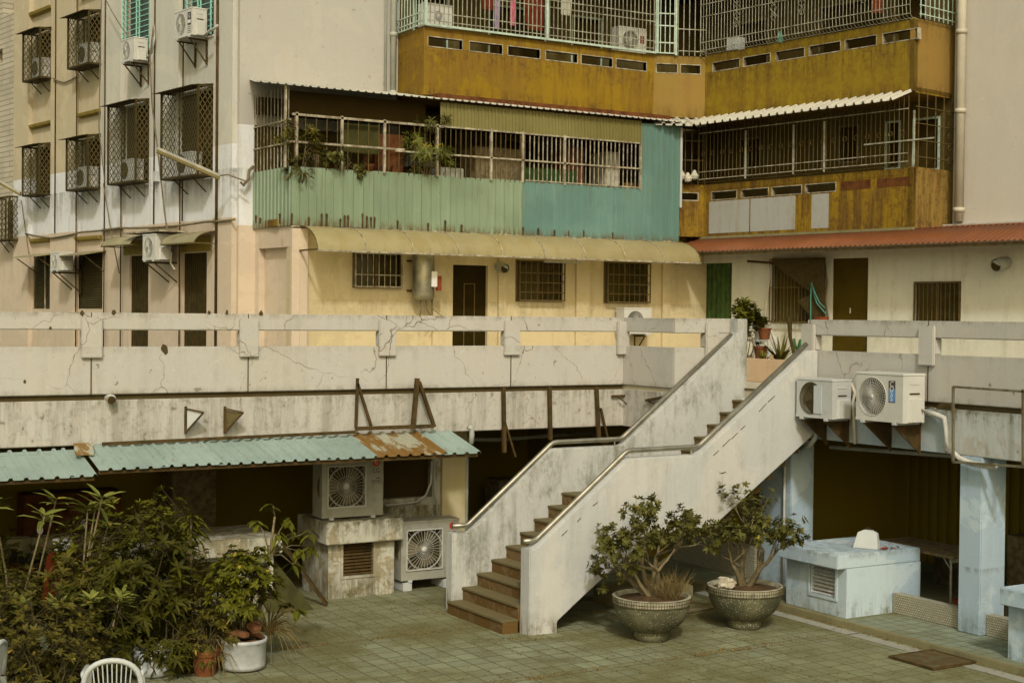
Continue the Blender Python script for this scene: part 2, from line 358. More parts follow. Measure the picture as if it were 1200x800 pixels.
M['darkred'] = simple('weathered_red_brown', (.13,.045,.012), .8, 0, .3, 6)
M['scoot_red'] = simple('scooter_red', (0.12, 0.022, 0.008), .35, 0, .1, 3)
M['black_rubber'] = simple('black_rubber', (.02,.018,.015), .8, 0, .1, 3)
M['rock'] = plaster('pale_rock', (.42,.38,.30), amt=.6, streak=.2, patch=(.2,.17,.1), patch_amt=.5, patch_scale=9)
M['netting'] = simple('dark_shade_net', (0.055, 0.038, 0.01), .9, 0, .2, 10)
FOOT = {'pale_green_sheet': (5.47,.22), 'teal_sheet': (5.45,.20)}
def corr(name, base, rust_amt=.0, wash=.3, rustcol=(.14,.075,.018), thr=.6, rough=.5):
    t = NT(name); P = t.pos(); n = t.noise(t.pos((2.2,2.2,.22)), 2.2, 7, .7); n2 = t.noise(P, 1.1, 3); n3 = t.noise(P, 16, 3)
    c = t.mix(t.ramp(n, .35, .75, 0, wash), base, tuple(x*.62 for x in base))
    c = t.mix(t.ramp(n3, .66, .7, 0, .35), c, (.10,.07,.03))
    c = t.mix(t.ramp(t.noise(P, .7, 5, .6), .42, .62, 0, .35), c, tuple(min(.6, x*1.45+.03) for x in base))
    c = t.mix(t.math('MULTIPLY', t.ramp(t.noise(t.pos((6,6,.3)), 2.0, 4, .6), .60, .72), .45), c, (.12,.085,.03))
    c = t.mix(t.math('MULTIPLY', t.n('ShaderNodeObjectInfo').outputs['Random'], .30), c, tuple(x*.62 for x in base))
    if name in FOOT:
        z0, hh = FOOT[name]; sz = t.n('ShaderNodeSeparateXYZ'); t.l(t.geo.outputs['Position'], sz.inputs[0])
        k = t.math('MULTIPLY', t.ramp(sz.outputs[2], z0, z0+hh, 1, 0), t.ramp(t.noise(t.pos((4,4,.8)), 2.5, 7, .8), .42, .56)); c = t.mix(k, c, (.10,.06,.018))
        k = t.math('MULTIPLY', t.ramp(sz.outputs[2], z0+.5, z0+1.1, 0, .5), t.ramp(t.noise(t.pos((5,5,.3)), 2.2, 5, .7), .5, .66)); c = t.mix(k, c, (.12,.11,.05))
    if rust_amt: c = t.mix(t.math('MULTIPLY', t.ramp(t.noise(t.pos((1.6,.5,.5)), 2.6, 8, .74), thr-.03, thr+.03), rust_amt), c, rustcol)
    return t.fin(c, rough, .0, n3, .1, .002, .4)
M['sheet_green'] = corr('pale_green_sheet', (0.175, 0.235, 0.15), .5, .35, thr=.70)
M['sheet_teal'] = corr('teal_sheet', (0.1, 0.19, 0.165), .3, .35, thr=.72, rough=.38)
M['sheet_blue'] = corr('weathered_blue_green_sheet', (0.21, 0.275, 0.245), .6, .4, thr=.63)
M['sheet_rust'] = corr('rust_sheet', (0.27, 0.27, 0.2), 1.0, .4, (.15,.080,.014), thr=.46)
M['sheet_white'] = corr('white_corrugated_sheet', (0.42, 0.4, 0.33), .2, .3, thr=.7)
M['sheet_olive'] = corr('olive_corrugated_fibre', (0.16, 0.14, 0.04), .2, .4, thr=.68)
M['tile_red'] = corr('red_tile_sheet', (0.155, 0.047, 0.01), .5, .5, (.13,.05,.02), thr=.55, rough=.6)
M['canopy'] = corr('yellowed_fibreglass', (0.3, 0.265, 0.14), .45, .4, (.26,.20,.06), thr=.55)
def ground_mat(name, base, joint, tile, var=.3, mossamt=.6, rot=0, offx=0, offy=0):
    t = NT(name); P = t.pos((1,1,1))
    mp = t.n('ShaderNodeMapping'); mp.inputs['Location'].default_value = (offx, offy, 0); t.l(t.geo.outputs['Position'], mp.inputs[0])
    nz = t.noise(P, 5, 2); wob = t.n('ShaderNodeVectorMath', operation='MULTIPLY_ADD')
    nn = t.n('ShaderNodeTexNoise'); nn.inputs['Scale'].default_value = 2.2; t.l(P, nn.inputs['Vector'])
    t.l(nn.outputs[1], wob.inputs[0]); wob.inputs[1].default_value = (.02,.02,0); t.l(mp.outputs[0], wob.inputs[2])
    br = t.n('ShaderNodeTexBrick'); br.offset = 0; br.squash = 1
    br.inputs['Scale'].default_value = 1; br.inputs['Brick Width'].default_value = tile; br.inputs['Row Height'].default_value = tile
    br.inputs['Mortar Size'].default_value = .010; br.inputs['Mortar Smooth'].default_value = .3; br.inputs['Bias'].default_value = 0
    br.inputs['Color1'].default_value = (*base, 1); br.inputs['Color2'].default_value = (*[x*(1-var) for x in base], 1); br.inputs['Mortar'].default_value = (*joint, 1)
    t.l(wob.outputs[0], br.inputs['Vector'])
    c = t.mix(t.ramp(t.noise(P, .45, 5, .6), .38, .66, 0, .5), br.outputs[0], (.115,.105,.035))
    c = t.mix(t.math('MULTIPLY', t.ramp(t.noise(P, 1.1, 9, .75), .45, .66), mossamt), c, (.07,.062,.010))
    c = t.mix(t.ramp(t.noise(P, 2.6, 9, .8), .50, .72, 0, .55), c, (.11,.115,.045))
    c = t.mix(t.ramp(t.noise(P, .38, 6, .62, .4), .47, .60, 0, .72), c, (.085,.072,.012))
    c = t.mix(t.ramp(t.noise(P, 4.2, 9, .8), .56, .70, 0, .55), c, (.15,.11,.035))
    c = t.mix(t.ramp(t.noise(P, 24, 4, .7), .60, .72, 0, .5), c, (.06,.05,.015))
    c = t.mix(t.ramp(t.noise(P, 30, 3), .35, .7, 0, .2), c, (.3,.28,.2))
    h = t.math('ADD', t.math('MULTIPLY', br.outputs[1], -1.0), t.math('MULTIPLY', nz, .3))
    return t.fin(c, .8, 0, h, .5, .006)
M['ground'] = ground_mat('courtyard_tiles', (.205,.225,.135), (.05,.046,.012), .25, .30, .75)
M['platform'] = ground_mat('teal_platform_tiles', (.20,.25,.18), (.08,.08,.04), .2, .25, .5)
def mosaic(name, c1, c2, mort, w, h):
    t = NT(name); P = t.pos(); sx = t.n('ShaderNodeSeparateXYZ'); t.l(P, sx.inputs[0]); cb = t.n('ShaderNodeCombineXYZ')
    t.l(t.math('ADD', sx.outputs[0], t.math('MULTIPLY', sx.outputs[1], 1.0)), cb.inputs[0]); t.l(sx.outputs[2], cb.inputs[1])
    br = t.n('ShaderNodeTexBrick'); br.offset = 0.5; br.inputs['Scale'].default_value = 1; br.inputs['Brick Width'].default_value = w; br.inputs['Row Height'].default_value = h
    br.inputs['Mortar Size'].default_value = min(w,h)*.12; br.inputs['Color1'].default_value = (*c1,1); br.inputs['Color2'].default_value = (*c2,1); br.inputs['Mortar'].default_value = (*mort,1)
    t.l(cb.outputs[0], br.inputs['Vector'])
    c = t.mix(t.ramp(t.noise(P, 1.3, 5), .4, .7, 0, .5), br.outputs[0], tuple(x*.6 for x in c1))
    return t.fin(c, .6, 0, br.outputs[1], -.3, .003)
M['mosaic'] = mosaic('cream_mosaic', (.36,.35,.27), (.28,.26,.18), (.12,.10,.05), .035, .03)
M['tilewall'] = mosaic('beige_strip_tiles', (.40,.36,.27), (.46,.41,.31), (.24,.21,.15), 1.4, .13)
def pebble(name):
    t = NT(name); P = t.pos(); vo = t.n('ShaderNodeTexVoronoi'); vo.inputs['Scale'].default_value = 46; t.l(P, vo.inputs['Vector'])
    sel = t.ramp(vo.outputs[0], .20, .30, 1, 0); rn = t.n('ShaderNodeSeparateColor'); t.l(vo.outputs[1], rn.inputs[0])
    k = t.math('MULTIPLY', sel, t.ramp(rn.outputs[0], .2, .35)); k = t.math('MULTIPLY', k, t.ramp(t.noise(P, 4, 4), .38, .52))
    c = t.mix(t.ramp(t.noise(P, 3, 6, .7), .35, .65), (.055,.055,.028), (.12,.115,.062)); c = t.mix(k, c, (.40,.39,.30))
    return t.fin(c, .9, 0, t.math('SUBTRACT', 1.0, vo.outputs[0]), .6, .006)
M['pebble'] = pebble('pebbledash')
M['rimtile'] = simple('pale_rim_tiles', (.33,.31,.22), .7, 0, .3, 9)
def leafm(name, c1, c2, yel=.0):
    t = NT(name); rp = t.geo.outputs['Random Per Island']
    c = t.mix(rp, c1, c2)
    if yel: c = t.mix(t.ramp(rp, 1-yel, 1-yel+.02), c, (.30,.21,.03))
    t.fin(c, .65, 0, None, spec=.15)
    t.b.inputs['Transmission Weight'].default_value = 0
    tr = t.n('ShaderNodeBsdfTranslucent'); t.l(c, tr.inputs[0]); mx = t.n('ShaderNodeMixShader'); mx.inputs[0].default_value = .18
    t.l(t.b.outputs[0], mx.inputs[1]); t.l(tr.outputs[0], mx.inputs[2]); t.l(mx.outputs[0], t.out.inputs[0]); return t.m
M['leaf_dark'] = leafm('dark_green_leaves', (.026,.026,.001), (.058,.056,.003), .01)
M['leaf_mid'] = leafm('mid_green_leaves', (.042,.044,.001), (.11,.11,.007), .02)
M['leaf_olive'] = leafm('olive_leaves', (.042,.036,.003), (.10,.085,.012), .02)
M['leaf_bright'] = leafm('bright_leaves', (.11,.13,.022), (.19,.19,.04), .06)
M['leaf_dull'] = leafm('dull_bonsai_leaves', (.045,.045,.006), (.12,.115,.028), .02)

# ------------------------------------------------------------------ foliage
def leaf(mb, p, d, up, L, W, droop=.15):
    d = d.normalized(); s = d.cross(up)
    if s.length < 1e-3: s = Vector((1,0,0))
    s.normalize(); n = s.cross(d); dz = Vector((0,0,L*droop))
    b = len(mb.v)
    if W < .012:
        q = p + d*L*.45; mb.v += [p, q + s*W/2, p + d*L - dz, q - s*W/2]; mb.f += [(b, b+1, b+2, b+3)]; mb.mi += [mb.cur]; return
    q = p + d*L*.32 - dz*.08; r = p + d*L*.72 - dz*.45; t = p + d*L - dz; m = p + d*L*.5 - dz*.2 - n*W*.14
    mb.v += [p, q + s*W*.46, r + s*W*.36, t, r - s*W*.36, q - s*W*.46, m]
    mb.f += [(b, b+1, b+6), (b+1, b+2, b+6), (b+2, b+3, b+6), (b+3, b+4, b+6), (b+4, b+5, b+6), (b+5, b, b+6)]; mb.mi += [mb.cur]*6
def rvec(g): 
    while True:
        v = Vector((g.uniform(-1,1), g.uniform(-1,1), g.uniform(-1,1)))
        if .05 < v.length < 1: return v.normalized()
def grow(g, mb, p, d, L, r, depth, tips, spread=.7, up=.15, nseg=4, kids=(2,3)):
    pts = [p]; rs = [r]
    for i in range(nseg):
        d = (d + rvec(g)*.22 + Vector((0,0,up*.3))).normalized(); p = p + d*L/nseg; pts.append(p); rs.append(r*(1-.45*(i+1)/nseg))
        if depth <= 1 and i >= 1: tips.append((p, d))
    mb.tube(pts, rs, 5 if depth < 3 else 7, cap=False)
    if depth == 0: return
    for k in range(g.randint(*kids)):
        nd = (d + rvec(g)*spread + Vector((0,0,up))).normalized()
        q = pts[-1] if k == 0 else pts[g.randint(max(1, nseg-2), nseg)]
        grow(g, mb, q, nd, L*g.uniform(.6,.85), rs[-1]*.8, depth-1, tips, spread, up, nseg, kids)
def rosette(g, mb, p, d, n, L, W, droop, open_=.9):
    for k in range(n):
        a = 2*math.pi*k/n + g.uniform(-.4,.4)
        x = d.cross(Vector((.3,.2,1))).normalized(); y = d.cross(x)
        ld = (d*g.uniform(.1,.7) + (x*math.cos(a) + y*math.sin(a))*open_).normalized()
        leaf(mb, p, ld, d, L*g.uniform(.65,1.15), W*g.uniform(.8,1.15), droop)
def shrub(name, label, base, stems, depth, L, leaves, lm, seed, spread=.7, up=.15, cat='plant', group=None, r=.022, lean=(0,0), nl=(5,8), extra=None, kids=(2,3), open_=.9, tipkeep=1.0):
    """leaves = (length, width, droop)"""
    g = random.Random(seed); base = Vector(base); root = thing(name, label, cat, base, 0, group)
    wood = MB(); fol = MB(); tips = []
    for i in range(stems):
        a = 2*math.pi*i/stems + g.uniform(-.5,.5)
        d = Vector((math.cos(a)*spread*.7 + lean[0], math.sin(a)*spread*.7 + lean[1], 1)).normalized()
        grow(g, wood, base + Vector((math.cos(a), math.sin(a), 0))*.04, d, L*g.uniform(.8,1.15), r*g.uniform(.7,1.1), depth, tips, spread, up, 4, kids)
    for p, d in tips:
        if g.random() > tipkeep: continue
        rosette(g, fol, p, d, g.randint(*nl), leaves[0], leaves[1], leaves[2], open_)
    wood.build('branches', M['bark'], root, smooth=True); fol.build('foliage', lm, root)
    return root
def crown(label, base, H, rx, leaves, mat, seed, ncl=150, z0=.12, group=None, name='garden_bush', nst=7, nl=(6,9), cen=(0,0), droopy=0):
    g = random.Random(seed); base = Vector(base); root = thing(name, label, 'bush' if name == 'garden_bush' else 'plant', base, 0, group); wd = MB(); fo = MB()
    stems = []
    for k in range(nst):
        a = 2*math.pi*k/nst + g.uniform(-.4,.4); e = base + Vector((cen[0]+math.cos(a)*rx*.55, cen[1]+math.sin(a)*rx*.55, H*g.uniform(.6,.85)))
        pts = [base + Vector((math.cos(a)*.05, math.sin(a)*.05, 0))]
        for t in (.35,.7,1): pts.append(base.lerp(e, t) + rvec(g)*.05)
        wd.tube(pts, [.018,.015,.011,.006], 5, False); stems += pts[1:]
    for k in range(ncl):
        u = rvec(g); rr = (.45+.6*g.random()**.6)*(1 + .28*mnoise.noise(u*2.2 + Vector((seed,0,0))))
        zc = base.z + H*z0 + (H*(1-z0))*.5
        p = Vector((base.x+cen[0]+u.x*rx*rr, base.y+cen[1]+u.y*rx*rr, zc + u.z*H*(1-z0)*.5*rr))
        if p.z < .04 or mnoise.noise(p*3.1 + Vector((seed,5,1))) < -.22: continue
        q = min(stems, key=lambda s_: (s_-p).length); wd.tube([q, q.lerp(p,.5)+rvec(g)*.03, p], [.006,.004,.003], 3, False)
        d = (u*.7 + Vector((0,0,.8-droopy)) + rvec(g)*.4).normalized(); sc = g.uniform(.65,1.2)
        rosette(g, fo, p, d, g.randint(*nl), leaves[0]*sc, leaves[1]*sc, leaves[2]*g.uniform(.4,1.5), g.uniform(.7,1))
    wd.build('branches', M['bark_dark'], root, smooth=True); fo.build('foliage', mat, root); return root
def tuft(mb, g, c, n, h, spread, w=.006, dr=.5):
    for k in range(n):
        a = g.uniform(0, 6.28); rr = spread*math.sqrt(g.random()); p = c + Vector((math.cos(a)*rr, math.sin(a)*rr, 0))
        d = Vector((g.uniform(-.8,.8), g.uniform(-.8,.8), 1)).normalized(); leaf(mb, p, d, Vector((g.uniform(-1,1), g.uniform(-1,1), .1)), h*g.uniform(.4,1.2), w, dr)

# ------------------------------------------------------------------ meshes of bars
def vbars(mb, fr, a0, a1, z0, z1, o, n, r=.008, sides=4):
    for i in range(n+1):
        a = a0 + (a1-a0)*i/n; mb.box(fr, a-r, a+r, z0, z1, o-r, o+r)
def hbars(mb, fr, a0, a1, zs, o, r=.009):
    for z in zs: mb.box(fr, a0, a1, z-r, z+r, o-r, o+r)
def ring(mb, c, ax, ay, r, t, n=10):
    pts = [c + ax*r*math.cos(2*math.pi*k/n) + ay*r*math.sin(2*math.pi*k/n) for k in range(n+1)]
    mb.tube(pts, t, 4, False)
def diamonds(mb, P, W, H, pitch=.085, th=.016, k=1.5):
    """P(u,v)->world; crossing strips clipped to W x H, slope k"""
    for sgn in (1, -1):
        c = -k*W if sgn > 0 else 0
        end = H if sgn > 0 else H + k*W
        while c < end:
            # line v = sgn*k*u + c
            pts = []
            for u in (0, W):
                v = sgn*k*u + c
                if 0 <= v <= H: pts.append((u, v))
            for v in (0, H):
                u = (v-c)/(sgn*k)
                if 0 < u < W: pts.append((u, v))
            if len(pts) >= 2:
                (u0,v0),(u1,v1) = pts[0], pts[-1]
                L = math.hypot(u1-u0, v1-v0)
                if L > .03:
                    nx, ny = -(v1-v0)/L*th/2, (u1-u0)/L*th/2
                    mb.quad(P(u0-nx,v0-ny), P(u1-nx,v1-ny), P(u1+nx,v1+ny), P(u0+nx,v0+ny))
            c += pitch*k*1.2

# ------------------------------------------------------------------ window with outer bars
def window(root, fr, a0, a1, z0, z1, o, bm='bar_brown', nb=10, hz=(), depth=.10, pane='glass', frame='bar_brown', ft=.03, curtain=None):
    f = MB()
    f.wall(fr, a0-ft, a1+ft, z0-ft, z1+ft, o-.06, o+.02, [(a0, a1, z0, z1)])
    w = f.build('window', M[frame], root)
    MB().box(fr, a0, a1, z0, z1, o-.055, o-.045).build('pane', M[pane], w)
    am = (a0+a1)/2; m2 = MB(); m2.box(fr, am-.02, am+.02, z0, z1, o-.045, o-.02); m2.build('mullion', M['bar_brown'], w)
    m2 = MB(); n_ = 14; x0 = am+.03; x1 = a1-.02
    for k_ in range(n_): m2.box(fr, x0+(x1-x0)*k_/n_, x0+(x1-x0)*(k_+.75)/n_, z0+.02, z1-.02, o-.044, o-.034-.004*(k_%2))
    m2.build('curtain', M['curtain'], w)
    g = MB()
    for (x0, x1) in ((a0-.02, a0), (a1, a1+.02)): g.box(fr, x0, x1, z0-.02, z1+.02, o+depth-.02, o+depth)
    hbars(g, fr, a0-.02, a1+.02, (z0-.01, z1+.01), o+depth-.01, .012)
    vbars(g, fr, a0, a1, z0, z1, o+depth-.01, nb, .006)
    hbars(g, fr, a0, a1, [z0+(z1-z0)*t for t in hz], o+depth-.008, .009)
    for a in (a0-.01, a1+.01):
        for z in (z0, z1): g.box(fr, a-.009, a+.009, z-.009, z+.009, o+.02, o+depth-.02)
    for t in (0, .5, 1): g.box(fr, a1-.008, a1+.008, z0+(z1-z0)*t-.008, z0+(z1-z0)*t+.008, o+.02, o+depth-.02)
    g.build('grille', M[bm], w)
    return w

# ------------------------------------------------------------------ air conditioner outdoor unit (local: x right, front at y=0, z up)
def front_plate(mb, w, h, fx, fz, r, y=0, square=False):
    ang = [2*math.pi*k/40 for k in range(40)] + [math.atan2(cz-fz, cx-fx) % (2*math.pi) for cx in (0, w) for cz in (0, h)]
    ang = sorted(set(round(a, 5) for a in ang)); inn = []; out = []
    for a in ang:
        c, s_ = math.cos(a), math.sin(a)
        rr = r/max(abs(c), abs(s_)) if square else r
        inn.append(Vector((fx + rr*c, y, fz + rr*s_)))
        t = min([(w-fx)/c if c > 1e-6 else 1e9, -fx/c if c < -1e-6 else 1e9, (h-fz)/s_ if s_ > 1e-6 else 1e9, -fz/s_ if s_ < -1e-6 else 1e9])
        out.append(Vector((fx + t*c, y, fz + t*s_)))
    n = len(ang); v = inn + out + [p + Vector((0,.09,0)) for p in inn]
    mb.add(v, [(i, n+i, n+(i+1)%n, (i+1)%n)[::1] for i in range(n)])
    mb.add(v, [(2*n+i, i, (i+1)%n, 2*n+(i+1)%n) for i in range(n)])
def make_ac(label, loc, rz, w=.80, h=.55, d=.30, style='round', mat='ac_white', group=None, fx=None, brackets=0, logo=False, badge=None, side_cover=True, feet=True, name='air_conditioner_unit', gap=.12, panel=False, drop=.45, r=None):
    root = thing(name, label, 'air conditioner', loc, rz, group)
    r = r or h*.40; fx = fx or r + .07; fz = h*.52
    c = MB(); c.add([(0,0,0),(w,0,0),(w,d,0),(0,d,0),(0,0,h),(w,0,h),(w,d,h),(0,d,h)], [(3,2,1,0),(1,2,6,5),(2,3,7,6),(3,0,4,7)])
    c.hexa([(-.008,-.008,h),(w+.008,-.008,h),(w+.008,d+.008,h),(-.008,d+.008,h),(-.003,-.003,h+.022),(w+.003,-.003,h+.022),(w+.003,d,h+.022),(-.003,d,h+.022)])
    front_plate(c, w, h, fx, fz, r, 0, style == 'square')
    c.hexa([(-.004,-.006,0),(w+.004,-.006,0),(w+.004,-.001,0),(-.004,-.001,0),(-.004,-.006,.03),(w+.004,-.006,.03),(w+.004,-.001,.03),(-.004,-.001,.03)])
    cas = c.build('casing', M[mat], root, local=True)
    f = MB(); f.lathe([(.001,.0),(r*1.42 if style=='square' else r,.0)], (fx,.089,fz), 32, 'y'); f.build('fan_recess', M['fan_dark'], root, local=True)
    b = MB()
    for k in range(3):
        a0 = k*2.09 + .4
        v = []
        for t in (0, .33, .66, 1):
            for rr, yy in ((.18, .07-.03*t), (.92, .075-.05*t)):
                a = a0 + t*1.1; v.append((fx + r*rr*math.cos(a), yy, fz + r*rr*math.sin(a)))
        b.add(v, [(0,1,3,2),(2,3,5,4),(4,5,7,6)])
    b.lathe([(0,.03),(r*.2,.03),(r*.2,.08)], (fx,0,fz), 16, 'y'); b.build('fan', M['fan_blade'], root, local=True, smooth=True)
    g = MB(); ns = 32 if style == 'square' else (40 if style == 'round' else 0); th = .0028
    if style == 'mesh':
        for k in range(1, 18):
            t = -r + 2*r*k/18; q = math.sqrt(max(0, r*r-t*t))
            g.bar((fx-q,-.004,fz+t), (fx+q,-.004,fz+t), th*1.6); g.bar((fx+t,-.004,fz-q), (fx+t,-.004,fz+q), th*1.2)
    for k in range(ns):
        a = 2*math.pi*k/ns; cc, s_ = math.cos(a), math.sin(a); R1 = r/max(abs(cc), abs(s_)) if style == 'square' else r
        sw = .25 if style == 'square' else .12
        p0 = (fx + r*.16*math.cos(a+sw), -.012, fz + r*.16*math.sin(a+sw)); p1 = (fx + R1*cc, -.003, fz + R1*s_)
        g.bar(p0, p1, th*2.0, th)
    for rr in ((.3,.45,.6,.75,.9) if style == 'round' else (.5,.95)):
        ring(g, Vector((fx,-.008,fz)), Vector((1,0,0)), Vector((0,0,1)), r*rr, .0016, 28)
    ring(g, Vector((fx,-.004,fz)), Vector((1,0,0)), Vector((0,0,1)), r, .005, 36)
    if style == 'square':
        for s1, s2 in (((-1,-1),(1,-1)), ((1,-1),(1,1)), ((1,1),(-1,1)), ((-1,1),(-1,-1))):
            g.bar((fx+s1[0]*r,-.012,fz+s1[1]*r), (fx+s2[0]*r,-.012,fz+s2[1]*r), .014)
    g.build('fan_guard', M['cage' if style == 'mesh' else 'ac_white'], root, local=True)
    hb = MB(); style == 'mesh' or hb.lathe([(0,-.018),(r*.13,-.017),(r*.15,-.005),(r*.15,.01)], (fx,0,fz), 20, 'y'); style == 'mesh' or hb.build('hub', M['ac_white'], root, local=True, smooth=True)
    if panel:
        p = MB(); p.hexa([(w*.50,-.012,h*.12),(w*.72,-.012,h*.12),(w*.72,-.001,h*.12),(w*.50,-.001,h*.12),(w*.50,-.012,h*.86),(w*.72,-.012,h*.86),(w*.72,-.001,h*.86),(w*.50,-.001,h*.86)])
        p.build('front_panel', M['ac_panel'], root, local=True, bevel=.003)
    if side_cover:
        s = MB(); s.hexa([(w,d*.25,h*.02),(w+.035,d*.3,h*.02),(w+.035,d*.85,h*.02),(w,d*.9,h*.02),(w,d*.25,h*.52),(w+.03,d*.3,h*.50),(w+.03,d*.85,h*.50),(w,d*.9,h*.52)])
        s.build('pipe_cover', M['ac_white'], root, local=True); s = MB(); s.hexa([(w+.001,d*.3,h*.80),(w+.006,d*.3,h*.80),(w+.006,d*.72,h*.80),(w+.001,d*.72,h*.80),(w+.001,d*.3,h*.86),(w+.006,d*.3,h*.86),(w+.006,d*.72,h*.86),(w+.001,d*.72,h*.86)])
        s.build('side_handle', M['ac_white'], root, local=True)
        k = MB()
        for i in range(3):
            zz = h*(.82+.0*i) if 0 else h*.55 + i*.0
        k.hexa([(w+.004,d*.3,h*.60),(w+.008,d*.3,h*.60),(w+.008,d*.75,h*.60),(w+.004,d*.75,h*.60),(w+.004,d*.3,h*.63),(w+.008,d*.3,h*.63),(w+.008,d*.75,h*.63),(w+.004,d*.75,h*.63)])
        k.build('side_slot', M['dark'], root, local=True)
    # side louvre slits on left
    if feet:
        q = MB()
        for x in (w*.12, w*.80): q.hexa([(x,-.02,-.03),(x+.06,-.02,-.03),(x+.06,d+.02,-.03),(x,d+.02,-.03),(x,-.02,0),(x+.06,-.02,0),(x+.06,d+.02,0),(x,d+.02,0)])
        q.each('foot', M['ac_grey'], root, local=True)
    if brackets:
        for x in (w*.18, w*.80):
            b = MB(); yw = d + gap
            b.bar((x,.0,-.045), (x,yw,-.045), .03); b.bar((x,yw-.016,-.03), (x,yw-.016,-drop), .03); b.bar((x,.04,-.06), (x,yw-.02,-drop+.03), .022)
            if brackets == 2: b.add([(x-.002,.05,-.06),(x-.002,yw-.02,-.06),(x-.002,yw-.02,-drop+.05),(x+.002,.05,-.06),(x+.002,yw-.02,-.06),(x+.002,yw-.02,-drop+.05)], [(0,1,2),(5,4,3),(0,3,4,1),(1,4,5,2),(2,5,3,0)])  # thin dark triangle stands in for the shadow filling the bracket
            b.build('bracket', M['darksteel'], root, local=True)
    if logo:
        lx = w*.885; s = MB(); s.lathe([(0,-.004),(.052,-.004),(.052,0)], (lx,0,h*.90), 28, 'y'); s.build('round_logo', M['logo_red'], root, local=True)
        tx = text_mb('G', .075, (lx-.004,-.006,h*.90), (1,0,0), (0,0,1)); tx.build('logo_letters', M['label_white'], root, local=True)
        tx = text_mb('LG', .095, (lx,-.004,h*.765), (1,0,0), (0,0,1)); tx.build('lettering', M['label_dark'], root, local=True)
        k = MB()
        for (u0,u1,v0,v1) in ((.82,.955,.555,.562),(.88,.955,.63,.645),(.82,.955,.40,.403)): k.hexa([(w*u0,-.003,h*v0),(w*u1,-.003,h*v0),(w*u1,0,h*v0),(w*u0,0,h*v0),(w*u0,-.003,h*v1),(w*u1,-.003,h*v1),(w*u1,0,h*v1),(w*u0,0,h*v1)])
        for i in range(9): k.hexa([(w*(.80+.017*i),-.003,h*.585),(w*(.811+.017*i),-.003,h*.585),(w*(.811+.017*i),0,h*.585),(w*(.80+.017*i),0,h*.585)]+[(w*(.80+.017*i),-.003,h*.60),(w*(.811+.017*i),-.003,h*.60),(w*(.811+.017*i),0,h*.60),(w*(.80+.017*i),0,h*.60)])
        k.build('small_print', M['label_dark'], root, local=True)
    if badge:
        x0, x1, z0, z1, kind = badge; x0 *= w; x1 *= w; z0 *= h; z1 *= h
        hx = lambda a,b,c_,e,y: [(a,-y,c_),(b,-y,c_),(b,-.0005,c_),(a,-.0005,c_),(a,-y,e),(b,-y,e),(b,-.0005,e),(a,-.0005,e)]
        k = MB(); k.hexa(hx(x0,x1,z0,z1,.003)); lb = k.build('label_plate', M['red' if kind == 'red' else 'label_dark'], root, local=True)
        if kind == 'blue':
            q = MB(); q.hexa(hx(x0+.006,x1-.006,z0+.01,z0+(z1-z0)*.62,.0045)); q.build('label_band', M['label_blue'], lb, local=True)
            q = MB(); W = x1-x0
            for i, (cx, sh) in enumerate(((.3,'C'),(.45,'O'),(.55,'S'),(.5,'S'))):
                text_mb(sh, W*.85, ((x0+x1)/2, -.006, z1-(z1-z0)*(.16+.22*i)), (1,0,0), (0,0,1), q)
            q.build('label_glyphs', M['label_white'], lb, local=True)
        if kind == 'dark':
            q = MB(); text_mb('G', (x1-x0)*.8, ((x0+x1)/2,-.005,z0+(z1-z0)*.7), (1,0,0), (0,0,1), q); q.hexa(hx(x0+.01,x1-.01,z0+(z1-z0)*.15,z0+(z1-z0)*.4,.0045)); q.build('label_glyphs', M['label_white'], lb, local=True)
            q = MB()
            for i in range(6): q.hexa(hx(x0,x1*.99,z0-.04-.035*i,z0-.03-.035*i,.002))
            q.build('small_print', M['label_dark'], root, local=True)
    return root
